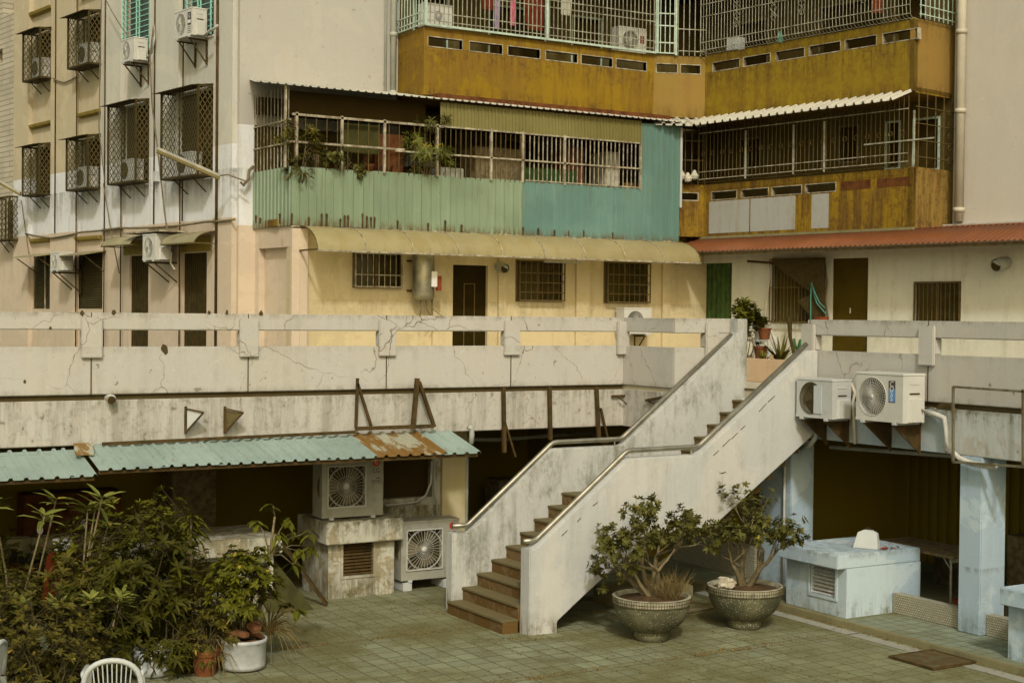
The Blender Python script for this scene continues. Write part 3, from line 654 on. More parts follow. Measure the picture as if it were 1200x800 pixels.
def cage(label, fr, xr, yt, yb, w, dep, hasac=False, roof=True):
    """mesh window cage standing out from the wall; xr,yt,yb = picture position of its back right edge"""
    a1, zt = fr.px(xr, yt); _, zb = fr.px(xr, yb); a0 = a1 - w
    root = thing('window_cage', label, 'window cage', fr.pt((a0+a1)/2, zb, dep/2), 0, 'mesh window cages on the side wing')
    t = .018; o0 = .02
    f = MB()
    for a in (a0, a1):
        for o in (o0, dep): f.box(fr, a-t, a+t, zb, zt, o-t, o+t)
    for z in (zb, zt):
        f.box(fr, a0, a1, z-t, z+t, dep-t*1.1, dep+t*1.1); 
        for a in (a0, a1): f.box(fr, a-t*1.1, a+t*1.1, z-t*1.05, z+t*1.05, o0, dep)
    f.box(fr, a0+w*.5-.01, a0+w*.5+.01, zb, zt, dep-.01, dep+.01)
    f.build('cage_frame', M['cage_dark'], root)
    m_ = MB(); m_.box(fr, a0+.12, a1-.10, zb+.04, zt-.04, .004, .02); m_.build('window_pane', M['dark'], root)
    H = zt-zb
    m1 = MB(); diamonds(m1, lambda u,v: fr.pt(a0+u, zb+v, dep+.004), w, H); m1.build('front_mesh', M['cage'], root)
    m2 = MB(); diamonds(m2, lambda u,v: fr.pt(a1+.004, zb+v, dep-u), dep-o0, H); m2.build('side_mesh', M['cage'], root)
    m3 = MB(); diamonds(m3, lambda u,v: fr.pt(a0-.004, zb+v, dep-u), dep-o0, H); m3.build('side_mesh', M['cage'], root)
    fl = MB(); fl.box(fr, a0, a1, zb-.015, zb-.005, o0, dep); fl.build('floor_plate', M['cage_dark'], root)
    if roof:
        r = MB(); P = fr.pt
        r.hexa([P(a0-.12,zt-.02,dep+.14),P(a1+.02,zt-.02,dep+.14),P(a1+.02,zt+.05,o0),P(a0-.12,zt+.05,o0),P(a0-.12,zt-.008,dep+.14),P(a1+.02,zt-.008,dep+.14),P(a1+.02,zt+.066,o0),P(a0-.12,zt+.066,o0)])
        r.build('sheet_roof', M['cage_dark'], root)
    # brackets below
    b = MB()
    for a in (a0+w*.25, a0+w*.75):
        b.bar(fr.pt(a, zb-.02, dep*.8), fr.pt(a, zb-.28, .03), .02)
    b.each('bracket', M['darksteel'], root)
    if hasac:
        make_ac(label.replace('cage', 'cage')[:0] + hasac, fr.pt(a0+w*.32, zb+.03, dep-.06), fr.rot(), min(.62, w*.55), .42, .24, 'mesh', 'ac_grey', 'units standing in the window cages', feet=False)
    return root
def corr_sheet(mb, P, L, H, pitch=.2, depth=.03, prof='trap', top=None):
    """P(u,v,h)->world. ribs run along v; returns thin sheet"""
    us = []
    n = max(2, int(round(L/pitch)))
    for i in range(n):
        b = L*i/n; p = L/n
        if prof == 'trap': us += [(b, 0), (b+p*.62, 0), (b+p*.72, depth), (b+p*.9, depth)]
        else: us += [(b+p*k/6, depth*.5*(1-math.cos(2*math.pi*k/6))) for k in range(6)]
    us.append((L, 0)); b0 = len(mb.v); v = []
    for u, h in us: v += [P(u, 0, h), P(u, 1, h)]
    th = .003
    for u, h in us: v += [P(u, 0, h-th), P(u, 1, h-th)]
    k = len(us); f = []
    for i in range(k-1):
        f.append((2*i, 2*i+2, 2*i+3, 2*i+1)); f.append((2*k+2*i+1, 2*k+2*i+3, 2*k+2*i+2, 2*k+2*i))
        f.append((2*k+2*i, 2*k+2*i+2, 2*i+2, 2*i)); f.append((2*i+1, 2*i+3, 2*k+2*i+3, 2*k+2*i+1))
    f.append((0, 1, 2*k+1, 2*k)); e = 2*(k-1); f.append((e+1, e, 2*k+e, 2*k+e+1))
    mb.add(v, f)

def pipe(name, label, pts, r, mat, cat='pipe', group=None, n=10, collars=()):
    root = thing(name, label, cat, pts[0], 0, group); MB().tube(pts, r, n).build('pipe_run', mat, root, smooth=True)
    for c in collars:
        p = Vector(pts[0]).lerp(Vector(pts[-1]), c); MB().tube([p-Vector((0,0,.04)), p+Vector((0,0,.04))], r*1.22, n).build('collar', mat, root, smooth=True)
    return root
# =================================================================== SETTING
g0 = MB(); g0.quad((-90,-60,0),(160,-60,0),(160,160,0),(-90,160,0)); g0.build('ground', M['ground'], kind='structure')
jt = MB()
for (x0,x1,y0,y1) in ((3,13.05,13.36,13.385),(3.5,9.2,15.93,15.95),(7.2,7.225,13.385,18.3),(10.9,10.925,7,13.36),(5.0,5.02,8,13.36)): jt.quad((x0,y0,.004),(x1,y0,.004),(x1,y1,.004),(x0,y1,.004))
jt.build('ground_joint', M['mossy'], kind='structure')
pf = MB(); pf.wbox(13.2, 26, 4, 26, -.2, .08); pf.build('platform', M['platform'], kind='structure')
kb = MB(); kb.wbox(13.12, 13.2, 4, 16.9, -.1, .083); kb.build('kerb', M['mossy'], kind='structure', bevel=.01)
dr = MB(); dr.quad((12.86,4,.004),(13.06,4,.004),(13.06,16.5,.004),(12.86,16.5,.004)); dr.build('drain', plaster('gravel_drain',(.26,.26,.21),dirt=(.08,.07,.04),amt=.4,streak=.4,spots=.9), kind='structure')
tf = MB(); tf.wbox(-6, 14.06, 18.42, 26.0, 2.35, 2.9); tf.wbox(12.9, 14.06, 17.04, 18.42, 2.35, 2.9); tf.wbox(14.06, 30, 2, 26, 2.35, 2.9); tf.build('terrace_floor', plaster('terrace_concrete',(.42,.38,.28),amt=.4,streak=.3), kind='structure')

# =================================================================== TERRACE PARAPETS
def parapet(root, fr, a0, a1, posts, ends, t=.14, zf=2.27):
    m_ = MB(); m_.box(fr, a0, a1, 3.71, 3.93, -t, 0); m_.build('top_rail', M['parapet'], root, bevel=.012)
    m_ = MB(); m_.box(fr, a0, a1, 2.9, 3.50, -t, 0); m_.build('solid_panel', M['parapet'], root, bevel=.01)
    m_ = MB(); m_.box(fr, a0, a1, 2.83, 2.9, -t, -.05); m_.build('groove', M['groove'], root)
    m_ = MB(); m_.box(fr, a0, a1, zf, 2.83, -.35, .012); m_.build('fascia_beam', M['parapet' if fr.n.y else 'fascia_r'], root, bevel=.01)
    for a in posts:
        m_ = MB(); m_.box(fr, a-.13, a+.13, 3.36, 3.87, .002, .055); m_.box(fr, a-.11, a+.11, 3.5, 3.71, -t+.01, 0); m_.build('post', M['parapet'], root, bevel=.012)
        j = MB(); j.box(fr, a-.008, a+.008, 2.9, 3.36, 0, .003); j.box(fr, a-.006, a+.006, 3.87, 3.93, 0, .003); j.build('joint', M['groove'], root)
M['fascia_r'] = plaster('stained_fascia_paint', (0.38, 0.37, 0.33), amt=.45, streak=.6, spots=.5, mould=.2, patch=(.44,.50,.50), patch_amt=.5, patch_scale=1.2)
fl = FX(18.3); L = thing('parapet_wall', 'long cracked white concrete parapet along the left terrace edge', 'parapet', (5, 18.3, 2.27))
pa = [fl.px(x, 390)[0] for x in (-40, 107, 291, 453, 599)]
parapet(L, fl, -6, 12.87, [-3.2, -.9]+pa[1:], 0)
fr2 = FY(12.87)
m_ = MB(); m_.box(fr2, -18.44, -17.04, 3.712, 3.928, -.14, .004); m_.box(fr2, -18.44, -17.04, 2.9, 3.498, -.14, .004); m_.build('return_panel', M['parapet'], L, bevel=.01)
m_ = MB(); m_.box(fr2, -18.4, -17.04, 2.83, 2.9, -.14, -.05); m_.build('groove', M['groove'], L)
m_ = MB(); m_.box(fr2, -18.3, -17.04, 2.27, 2.83, -.3, .012); m_.build('fascia_beam', M['parapet'], L)
m_ = MB(); m_.box(fl, 12.72, 12.93, 3.36, 3.87, .002, .07); m_.build('post', M['parapet'], L, bevel=.012)
fs = FX(17.03)
m_ = MB(); m_.box(fs, 12.87, 14.1, 3.71, 3.93, -.14, 0); m_.box(fs, 12.87, 14.1, 2.9, 3.5, -.14, 0); m_.build('return_panel', M['parapet'], L, bevel=.01)
a, _ = fs.px(833, 395); m_ = MB(); m_.box(fs, a-.12, a+.12, 3.36, 3.87, .002, .055); m_.box(fs, a-.1, a+.1, 3.5, 3.71, -.13, 0); m_.build('post', M['parapet'], L, bevel=.012)
m_ = MB(); m_.box(fs, a+.1, 14.1, 3.5, 3.71, -.13, -.005); m_.build('infill', M['parapet'], L)
# deep broken chip and bits of spalling
sp = MB()
g = random.Random(4)
for (x, y, s) in ((193,409,.09),(372,0,0),(96,367,.05),(133,366,.05),(245,366,.04),(266,366,.04),(115,383,.03),(306,367,.05),(59,384,.03),(29,447,.03)):
    if not s: continue
    a, z = fl.px(x, y); n = 9; poly = [(a + s*(.6+.5*g.random())*.6*math.cos(k*6.283/n), z + s*(.7+.6*g.random())*.7*math.sin(k*6.283/n)) for k in range(n)]
    sp.prism(poly, fl, 0, .004)
sp.each('spalled_patch', M['groove'], L)
fr_ = FY(14.0); Rr = thing('parapet_wall', 'stained white parapet right of the stairs with two air conditioners on it', 'parapet', (14.0, 12, 2.27))
pr = [fr_.px(x, 405)[0] for x in (949, 1088)]
parapet(Rr, fr_, -15.44, -5, pr + [-10.4, -8], 0)
M['fascia_blue'] = plaster('bluish_fascia_paint', (.30,.36,.39), dirt=(.12,.10,.05), amt=.4, streak=.5, mould=.15, patch=(.38,.38,.35), patch_amt=.4)
m_ = MB(); m_.box(fr_, -15.2, fr_.px(1107,510)[0], 2.272, 2.828, .012, .016); m_.build('blue_paint_coat', M['fascia_blue'], Rr)

# =================================================================== STAIRCASE
S = thing('staircase', 'two-flight outdoor staircase with brown tiled steps and white flank walls', 'staircase', (9.1, 16.2, 0))
rise = .168
st = MB(); tr = MB()
def step(x0, x1, z): 
    st.wbox(x0, x1, 15.42, 16.85, max(0, z-.5), z-.03); tr.wbox(x0-.02, x1, 15.42, 16.85, z-.03, z)
for k in range(1, 10):
    x = 9.06 + .222*(k-1); step(x, x+.24 if k < 9 else 12.42, rise*k if k < 9 else 1.51)
zl = 1.51
for k in range(1, 9):
    x = 12.42 + .235*(k-1); z = zl + .1737*k; step(x, x+.255 if k < 8 else 14.3, z)
st.build('steps', M['step'], S); tr.build('treads', M['tread'], S, bevel=.008)
FR = FX(15.2); FLf = FX(16.85)
def P2(fr, pts): return [fr.px(*p) for p in pts]
top = P2(FX(15.2), [(617,643),(628,643),(737,537.6),(820,533),(948,411)])
top[0] = (9.31, top[0][1])
bot = P2(FX(15.2), [(653,742),(653,728),(690,692.5),(762,627),(836,617),(948,506)])
bot[0] = (bot[0][0], -.02)
poly = [(9.31,-.02)] + [bot[0]] + bot[1:5] + [(13.99, bot[5][1]+.0)] + [(13.99, 3.5), top[4], top[3], top[2], top[1], top[0]]
m_ = MB(); m_.prism(poly, FR, -.22, 0); m_.build('flank_wall', M['flank'], S, bevel=.012)
top = P2(FLf, [(524,625),(550,625),(648,526),(731,522),(856,400)])
x0 = 9.12; ztop = top[0][1]
poly = [(x0,-.02),(11.0,-.02),(12.2,1.1),(14.1,2.5),(14.1,3.93),(13.9,3.93),(13.9,top[4][1]+.12),top[4],top[3],top[2],top[1],(x0,top[0][1])]
m_ = MB(); m_.prism(poly, FLf, -.18, 0); m_.build('flank_wall', M['flank_mouldy'], S, bevel=.012)
# soffit slab below flights so the underside is closed
poly = [(9.35,0),(9.7,0),(11.3,1.24),(12.5,1.24),(14.0,2.3),(14.0,2.75),(12.5,1.40),(11.0,1.40)]
m_ = MB(); m_.prism(poly, FX(15.43), -1.4, 0); m_.build('soffit', M['flank'], S)
# long horizontal rust crack on flank, then handrails
for (Y, pts, nm) in ((16.94, [(530,616),(547,615.5),(648,518),(728,514),(857,392)], 0), (15.31, [(613,634),(627,633),(735,528),(818,523),(945,403)], 1)):
    fr = FX(Y); q = [fr.pt(*fr.px(*p)) for p in pts]
    pts3 = []
    for i, p in enumerate(q):
        if 0 < i < len(q)-1:
            a_ = p + (q[i-1]-p).normalized()*.05; b_ = p + (q[i+1]-p).normalized()*.05; pts3 += [a_, p*.5+(a_+b_)*.25, b_]
        else: pts3.append(p)
    m_ = MB(); m_.tube(pts3, .033, 12); hr = m_.build('handrail', M['steel'], S, smooth=True)
    for i in range(1, len(q)-1):
        for t in ((.25,.8) if i != 2 else (.9,)):
            p = q[i].lerp(q[i+1], t); b = MB(); b.tube([p - Vector((0,0,.02)), p - Vector((0,0,.07)), p - Vector((-.0,0,.10))], .011, 6); b.tube([p-Vector((0,0,.098)), p-Vector((0,0,.115))], .03, 8); b.build('rail_bracket', M['steel'], hr)

m_ = MB(); g = random.Random(31)
for (p, q) in (((640,646),(722,566)),((836,534),(932,440))):
    n = 9
    for k in range(n):
        if g.random() < .25: continue
        t0 = k/n; t1 = (k+g.uniform(.4,.9))/n
        A0 = FR.px(p[0]+(q[0]-p[0])*t0, p[1]+(q[1]-p[1])*t0+g.uniform(-1,1)); A1 = FR.px(p[0]+(q[0]-p[0])*t1, p[1]+(q[1]-p[1])*t1+g.uniform(-1,1))
        m_.prism([(A0[0],A0[1]-.008),(A1[0],A1[1]-.006),(A1[0],A1[1]+.004),(A0[0],A0[1]+.006)], FR, .0, .003)
m_.each('crack', M['groove'], S)
# =================================================================== UNDERCROFT
U = thing('undercroft_wall', 'dark recessed wall beneath the left terrace', 'wall', (6, 22.8, 0))
m_ = MB(); m_.wbox(-6, 14, 22.8, 23.0, 0, 2.35); m_.build('back_wall', M['inside'], U)
m_ = MB(); m_.wbox(13.9, 14.0, 18.6, 22.8, 0, 2.35); m_.build('side_wall', M['inside'], U)
# doors / shelves suggested in the dark
m_ = MB(); m_.wbox(11.2, 12.0, 22.74, 22.798, 0, 1.95); m_.build('door', M['door_dark'], U)
g = random.Random(19)
for i_, (x, y, w_, d_, h_, mt, lb) in enumerate(((16.6,13.6,.7,.5,.9,'wood','old wooden crate standing deep in the right opening'),(16.9,12.9,.5,.5,1.5,'darkred','tall dull cabinet deep in the right opening'),(16.2,14.6,.6,.5,.55,'framegrey','grey box on the floor deep in the right opening'),(16.7,11.2,.6,.6,1.2,'tarp','dark covered stack behind the blue column'),(12.6,21.6,.8,.5,1.1,'wood','dark cupboard deep under the left terrace'),(11.6,21.9,.5,.5,.8,'framegrey','grey box deep under the left terrace behind the stairs'),(4.6,21.4,1.4,.5,1.3,'darkred','long dark cabinet under the left terrace behind the bushes'),(6.9,21.8,.7,.5,1.6,'wood','tall dark shelf under the left terrace behind the vent boxes'))):
    m_ = MB(); m_.wbox(x, x+w_, y, y+d_, .08 if x > 14 else 0, h_); m_.wbox(x+.05, x+w_-.05, y-.02, y, .2, h_*.5); tag(m_.build('stored_crate', M[mt], origin=(x,y,0), bevel=.01), lb, 'stored item')
for i_, (p_, q_, lb) in enumerate((((14.6,15.6,2.1),(16.9,12.2,2.15),'slack pipe under the ceiling of the right opening'),((9.5,19.6,2.1),(13.6,20.2,2.0),'pipe under the ceiling behind the stair landing'))):
    pipe('ceiling_pipe', lb, [p_, tuple((Vector(p_)+Vector(q_))/2-Vector((0,0,.08))), q_], .03, M['pipe_grey'])
U2 = thing('undercroft_wall', 'dark shuttered back wall beneath the right terrace', 'wall', (17, 12, .08))
m_ = MB(); m_.wbox(17.5, 17.7, 4, 19, .08, 2.35); m_.build('back_wall', M['inside'], U2)
m_ = MB()
for i in range(60): m_.wbox(17.44, 17.47, 5+i*.2, 5.1+i*.2, .1, 2.3)
m_.build('shutter_ribs', M['inside'], U2)
m_ = MB(); m_.wbox(14.1, 18, 17.2, 17.35, .08, 2.35); m_.build('end_wall', M['inside'], U2)
# wall piece with window beside the machines
W = thing('service_wall', 'peeling cream wall with open dark window beside the lower machine', 'wall', (10, 19.4, 0))
fw = FX(19.4)
m_ = MB(); m_.wall(fw, 9.0, 10.75, 0, 2.3, -.18, 0, [(9.33,10.14,1.2,1.86)]); m_.build('wall', M['kiosk'], W)
m_ = MB(); m_.box(fw, 9.33, 10.14, 1.2, 1.86, -.17, -.14); m_.build('window', M['dark'], W)
m_ = MB(); m_.box(fw, 10.28, 10.70, .2, 2.2, .005, .07); m_.build('door_panel', M['cream_dark'], W)
# drain pipes along that wall
def wp(fr, lst, o=0): return [fr.pt(*fr.px(x, y, o), o) for x, y in lst]
pipe('water_pipe', 'thin grey pipe dropping beside the dark window and turning along its sill', wp(fw, [(506,540),(505,565),(499,580),(488,588),(452,592)], .12), .018, M['pipe_white'])
pipe('water_pipe', 'thin upright grey pipe between dark window and cream door panel', wp(fw, [(508,540),(509,575),(512,590),(512,612)], .10), .018, M['pipe_grey'])
pipe('drain_pipe', 'grey upright pipe at the right end of the cream service wall', wp(fw, [(547,536),(546,640)], .06), .03, M['pipe_grey'])
pipe('vent_elbow', 'short grey pipe elbow standing above the right end of the metal roof', wp(FX(18.15), [(552,520),(553,508),(552,502),(549,500)], .0), .04, M['pipe_grey'])

# kiosks
def kiosk(label, x0, x1, y0, y1, zb, zt, vent, mat='kiosk', ov=.08, hoodm=None, zg=0, face='front', lou='dark'):
    root = thing('masonry_vent_box', label, 'vent box', ((x0+x1)/2, (y0+y1)/2, zg))
    if face == 'front': fr = FX(y0); a0, a1, dp = x0, x1, y1-y0
    else: fr = FY(x0); a0, a1, dp = -y1, -y0, x1-x0
    va0, va1, vz0, vz1 = vent
    m_ = MB(); m_.wall(fr, a0, a1, zg, zb, -.12, 0, [vent]); m_.box(fr, a0, a0+.1, zg, zb, -dp, -.12); m_.box(fr, a1-.1, a1, zg, zb, -dp, -.12); m_.box(fr, a0+.1, a1-.1, zg, zb, -dp, -dp+.1); m_.build('body', M[mat], root, merge=True)
    m_ = MB(); m_.box(fr, a0-(0 if face!='front' else ov), a1+(0 if face != 'front' else ov), zb, zt, -dp, ov*1.6); m_.build('top_slab', M[hoodm or mat], root, bevel=.012)
    l = MB(); n = int((vz1-vz0)/.045)
    for i in range(n):
        z = vz0 + (vz1-vz0)*(i+.5)/n; P = fr.pt
        l.hexa([P(va0,z-.018,-.03),P(va1,z-.018,-.03),P(va1,z+.012,-.07),P(va0,z+.012,-.07),P(va0,z-.010,-.03),P(va1,z-.010,-.03),P(va1,z+.020,-.07),P(va0,z+.020,-.07)])
    l.build('louvre', M[lou], root)
    m_ = MB(); m_.box(fr, va0, va1, vz0, vz1, -.118, -.11); m_.build('vent_back', M['dark'], root)
    f = MB(); f.wall(fr, va0-.035, va1+.035, vz0-.035, vz1+.035, -.01, .014, [vent]); f.build('vent_frame', M[mat], root)
    return root
fk = FX(18.45)
v = [fk.px(402,629), fk.px(437,672)]
kiosk('mossy peeling white vent box under the upper machine with square louvre', 8.04, 9.05, 18.45, 19.38, .77, 1.08, (v[0][0], v[1][0], v[1][1], v[0][1]), lou='darksteel')
kiosk('mossy white vent box half hidden behind the plants on the left', 5.2, 7.1, 18.1, 19.2, .78, 1.0, (5.9, 6.45, .3, .72), lou='darksteel')
m_ = MB(); m_.wbox(-6, 6.0, 19.3, 19.5, 0, 1.0); tag(m_.build('low_wall', M['mossy'], origin=(0,19.3,0)), 'dark mossy low wall running behind the bushes at far left', 'wall')
fb = FY(13.27)
v0 = fb.px(950, 656); v1 = fb.px(979, 701)
kiosk('pale blue masonry vent box with louvred opening and white lid on top', 13.27, 14.6, 13.83, 14.98, .72, .90, (v0[0], v1[0], v1[1], v0[1]+.02), 'blue_paint', .10, zg=.08, face='x', lou='ac_grey')
kiosk('pale blue vent box cut by the right edge of the picture', 13.35, 14.7, 9.8, 11.3, .72, .92, (-10.8,-10.4,.3,.6), 'blue_paint', .10, zg=.08, face='x', lou='ac_grey')
lid = thing('utility_lid', 'leaning white wedge-shaped lid on top of the pale blue vent box', 'lid', (13.85,14.1,.902), R(-62))
m_ = MB(); m_.add([(-.17,0,0),(.17,0,0),(.13,.09,.20),(.05,.105,.235),(-.05,.105,.235),(-.13,.09,.20),(-.17,.14,0),(.17,.14,0),(.13,.16,.20),(.05,.165,.235),(-.05,.165,.235),(-.13,.16,.20)], [(0,1,2,3,4,5),(11,10,9,8,7,6),(0,6,7,1),(1,7,8,2),(2,8,9,3),(3,9,10,4),(4,10,11,5),(5,11,6,0)]); m_.build('panel', M['white_plastic'], lid, local=True, bevel=.006)
m_ = MB(); m_.tube([(-.04,.13,.235),(-.03,.13,.262),(.03,.13,.262),(.04,.13,.235)], .006, 6); m_.build('handle', M['darksteel'], lid, local=True)
deb = MB(); g = random.Random(9)
for k in range(14):
    c = Vector((14.15+g.uniform(-.16,.16), 13.95+g.uniform(-.06,.1), .905)); leaf(deb, c, Vector((g.uniform(-1,1),g.uniform(-1,1),.2)), Vector((0,0,1)), .07, .04, 0)
tag(deb.build('dead_leaves', M['red'], origin=(14.1,14.0,.9)), 'reddish dead leaves lying beside the white lid', 'leaves', kind='stuff')

# columns and low mosaic walls on the right
def column(label, fr_pts):
    x0, x1, y0, y1 = fr_pts
    root = thing('column', label, 'column', ((x0+x1)/2,(y0+y1)/2,.08)); m_ = MB(); m_.wbox(x0,x1,y0,y1,.08,2.27); m_.build('shaft', M['blue_paint'], root, bevel=.012); return root
column('pale blue square column right of the blue vent box carrying the parapet', (13.98,14.42,12.27,12.62))
c2 = column('pale blue column behind the right bowl planter', (14.02,14.45,15.75,16.45))
column('pale blue column beyond the right edge carrying the parapet', (13.98,14.42,7.4,7.75))
pipe('conduit', 'thin pale pipe running down the blue column behind the right planter', [(13.98,15.85,2.2),(13.98,15.85,.1)], .018, M['pipe_white'])
def mos(label, x0,x1,y0,y1,z1, z0=.08):
    m_ = MB(); m_.wbox(x0,x1,y0,y1,z0,z1); tag(m_.build('mosaic_wall', M['mosaic'], origin=((x0+x1)/2,(y0+y1)/2,z0), bevel=.006), label, 'low wall')
mos('low mosaic wall between the vent box and the blue column', 14.08,14.22,12.63,13.82,.34)
mos('low mosaic wall right of the blue column', 14.08,14.22,8.0,12.26,.34)
mos('raised mosaic bench wall behind the bowl planters under the stairs', 14.0,14.22,16.5,18.5,.55, .08)
mos('short low mosaic ledge behind the right bowl planter', 14.05,14.2,15.0,15.74,.34)
m_ = MB(); m_.wbox(14.3, 14.4, 16.46, 18.5, .08, 2.3); tag(m_.build('partition_wall', M['mossy'], origin=(14.3,17.5,.08)), 'grey shaded partition wall behind the staircase foot', 'wall')
# table
T = thing('folding_table', 'old folding table with pale steel legs in the dark right opening', 'table', (15.4,14.0,.08))
m_ = MB(); m_.wbox(14.9,15.7,13.55,15.1,.76,.80); m_.build('table_top', M['wood'], T, bevel=.006)
for (x,y) in ((14.95,13.62),(15.65,13.62),(14.95,15.0),(15.65,15.0)):
    m_ = MB(); m_.tube([(x,y,.08),(x,y,.76)], .016, 8); m_.tube([(x,y,.60),(x,y+(.14 if y<14 else -.14),.76)], .009, 6); m_.build('leg', M['bar_light'], T)
m_ = MB(); m_.wbox(14.93,15.67,13.60,13.63,.70,.755); m_.build('apron', M['bar_light'], T)
m_ = MB(); m_.lathe([(0,.0),(.11,.0),(.14,.18),(.13,.18),(.11,.02)], (14.9,13.35,.082), 18); tag(m_.build('plastic_basin', M['red'], origin=(14.9,13.35,.082)), 'small dull red basin on the floor under the folding table', 'basin')
# manhole
mh = thing('manhole_cover', 'rusty brown rectangular cover plate set in the paving by the drain', 'cover plate', (12.75,11.9,.008))
m_ = MB(); m_.wbox(12.42,13.08,11.55,12.2,.006,.028); m_.build('plate', simple('rusty_plate',(.11,.092,.042),.8,.2,.2,6,rust=.6), mh, bevel=.004)
m_ = MB(); m_.wbox(12.40,13.10,11.53,11.545,.006,.034); m_.wbox(12.40,13.10,12.205,12.22,.006,.034); m_.wbox(12.4,12.415,11.545,12.205,.006,.034); m_.wbox(13.085,13.1,11.545,12.205,.006,.034); m_.build('rim', M['darksteel'], mh)

# =================================================================== LEAN-TO METAL ROOFS
def roof(label, xl, xr, yt, yf, zt, zf, segs, legs=()):
    root = thing('metal_roof', label, 'metal roof', ((xl+xr)/2, yt, zt))
    for (s0, s1, mat, sag) in segs:
        m_ = MB(); x0 = xl+(xr-xl)*s0; x1 = xl+(xr-xl)*s1
        def P(u, v, h): return Vector((x0+u + (1-v)*.0, yf+(yt-yf)*v, zf+(zt-zf)*v + h + sag))
        corr_sheet(m_, P, x1-x0+.03, 1, .17, .028); m_.build('roof_sheet', M[mat], root)
    m_ = MB(); m_.bar((xl,yf+.06,zf-.03),(xr,yf+.06,zf-.03),.04,.04); m_.bar((xl,yt-.1,zt-.05),(xr,yt-.1,zt-.05),.04,.04)
    m_.each('purlin', M['darksteel'], root)
    for x in legs:
        m_ = MB(); m_.bar((x,yf+.08,zf-.05),(x,yt,zt-.25),.03); m_.build('strut', M['darksteel'], root)
    return root
roof('long weathered blue-green metal roof with one rusted section above the machines', 4.6, 9.80, 18.27, 17.35, 2.28, 2.05, [(0,.15,'sheet_blue',0),(.145,.29,'sheet_blue',.006),(.285,.43,'sheet_blue',.0),(.425,.57,'sheet_blue',.005),(.565,.70,'sheet_blue',.001),(.70,.90,'sheet_rust',.008),(.895,1,'sheet_blue',.0)], (9.7,7,5))
roof('shorter sagging blue-green metal roof at the far left with a broken rusty corner', 1.2, 4.55, 18.27, 17.35, 2.22, 1.98, [(0,.3,'sheet_blue',0),(.295,.62,'sheet_blue',.004),(.615,.92,'sheet_blue',0),(.915,1,'sheet_blue',.004)], (3,4.4))
m_ = MB(); m_.hexa([(4.45,17.9,2.19),(4.65,17.8,2.19),(4.75,18.2,2.30),(4.5,18.2,2.30),(4.45,17.9,2.20),(4.65,17.8,2.20),(4.75,18.2,2.31),(4.5,18.2,2.31)]); tag(m_.build('broken_sheet', M['sheet_rust'], origin=(4.5,17.6,2.1)), 'loose rusty sheet scrap between the two metal roofs', 'metal scrap')
# front wall details on fascia: steel posts, brackets
fpo = FX(18.25)
def frame(label, segs, o=.05, w=.035, mat='darksteel', cat='steel bracket', name='steel_bracket', fr=fpo):
    a, z = fr.px(*segs[0][0], o); root = thing(name, label, cat, fr.pt(a, z, o))
    for s in segs:
        p, q = s[0], s[1]; ww = s[2] if len(s) > 2 else w; oo = s[3] if len(s) > 3 else (o, o)
        A_ = fr.pt(*fr.px(*p, oo[0]), oo[0]); B_ = fr.pt(*fr.px(*q, oo[1]), oo[1])
        m_ = MB(); m_.bar(A_, B_, ww); m_.build('angle_bar', M[mat], root)
    return root
frame('leaning pair of dark steel angles left of the rusted roof section', [((419,443),(417,501)),((419,449),(435,499))], .08)
frame('perforated dark steel pair of angles above the rusted roof section', [((489,443),(484,500),.055),((491,447),(509,500),.045)], .08)
frame('long rusty steel angle rail lying along the top of the metal roof', [((417,502),(507,499),.05),((120,520),(416,506),.04)], .10)
frame('rusty steel post with a brace hanging from the fascia above the dark passage', [((590,453),(591,530)),((592,495),(604,535),.025)], .03, .05)
frame('rusty steel post with thin cable hanging mid-way above the dark passage', [((644,453),(645,515))], .03, .05)
frame('rusty steel post with triangular braces left of the stair landing', [((699,453),(702,518),.05),((704,478),(713,518),.03),((713,518),(702,518),.025)], .03, .05)
frc = FY(12.87)
frame('L-shaped rusty bracket on the short wall next to the stair', [((717,464),(746,463),.03,(.0,.0)),((746,463),(746,490),.04),((725,465),(744,482),.015)], .05)
frame('small rusty bracket partly hidden behind the upper handrail', [((757,469),(778,465)),((760,470),(772,475),.015)], .05, fr=frc)
for i, (x, nm, mt) in enumerate(((218,'triangular steel wall bracket with pale plate, left of a pair','ac_grey'),(264,'triangular rusty olive wall bracket, right of a pair','cage'))):
    a, z = fpo.px(x, 476, .03); root = thing('wall_bracket', nm, 'wall bracket', fpo.pt(a, z, .03))
    a2, z2 = fpo.px(x+1, 508, .03); a3, z3 = fpo.px(x+22, 482, .03)
    m_ = MB(); m_.bar(fpo.pt(a,z,.02), fpo.pt(a,z2,.02), .03); m_.bar(fpo.pt(a,z-.03,.03), fpo.pt(a3-.08,z3,.22), .02); m_.bar(fpo.pt(a,z2+.02,.03), fpo.pt(a3-.08,z3,.22), .02); m_.build('bracket_frame', M['darksteel'], root)
    m_ = MB(); m_.add([fpo.pt(a+.01,z-.05,.03),fpo.pt(a+.01,z2+.05,.03),fpo.pt(a3-.09,z3-.01,.20),fpo.pt(a+.014,z-.05,.03),fpo.pt(a+.014,z2+.05,.03),fpo.pt(a3-.086,z3-.01,.20)], [(0,1,2),(5,4,3),(0,3,4,1),(1,4,5,2),(2,5,3,0)]); m_.build('side_plate', M[mt], root)
a, z = fpo.px(131, 467, .05); r_ = thing('drain_spout', 'short pale drain spout poking out of the parapet groove', 'drain spout', fpo.pt(a, z, 0))
m_ = MB(); m_.tube([fpo.pt(a,z,-.1), fpo.pt(a,z,.05), fpo.pt(a-.02,z-.015,.10)], .055, 14, cap=False); m_.tube([fpo.pt(a,z,-.05), fpo.pt(a-.02,z-.015,.095)], .045, 14, cap=True); m_.build('spout', M['pipe_white'], r_, smooth=True)
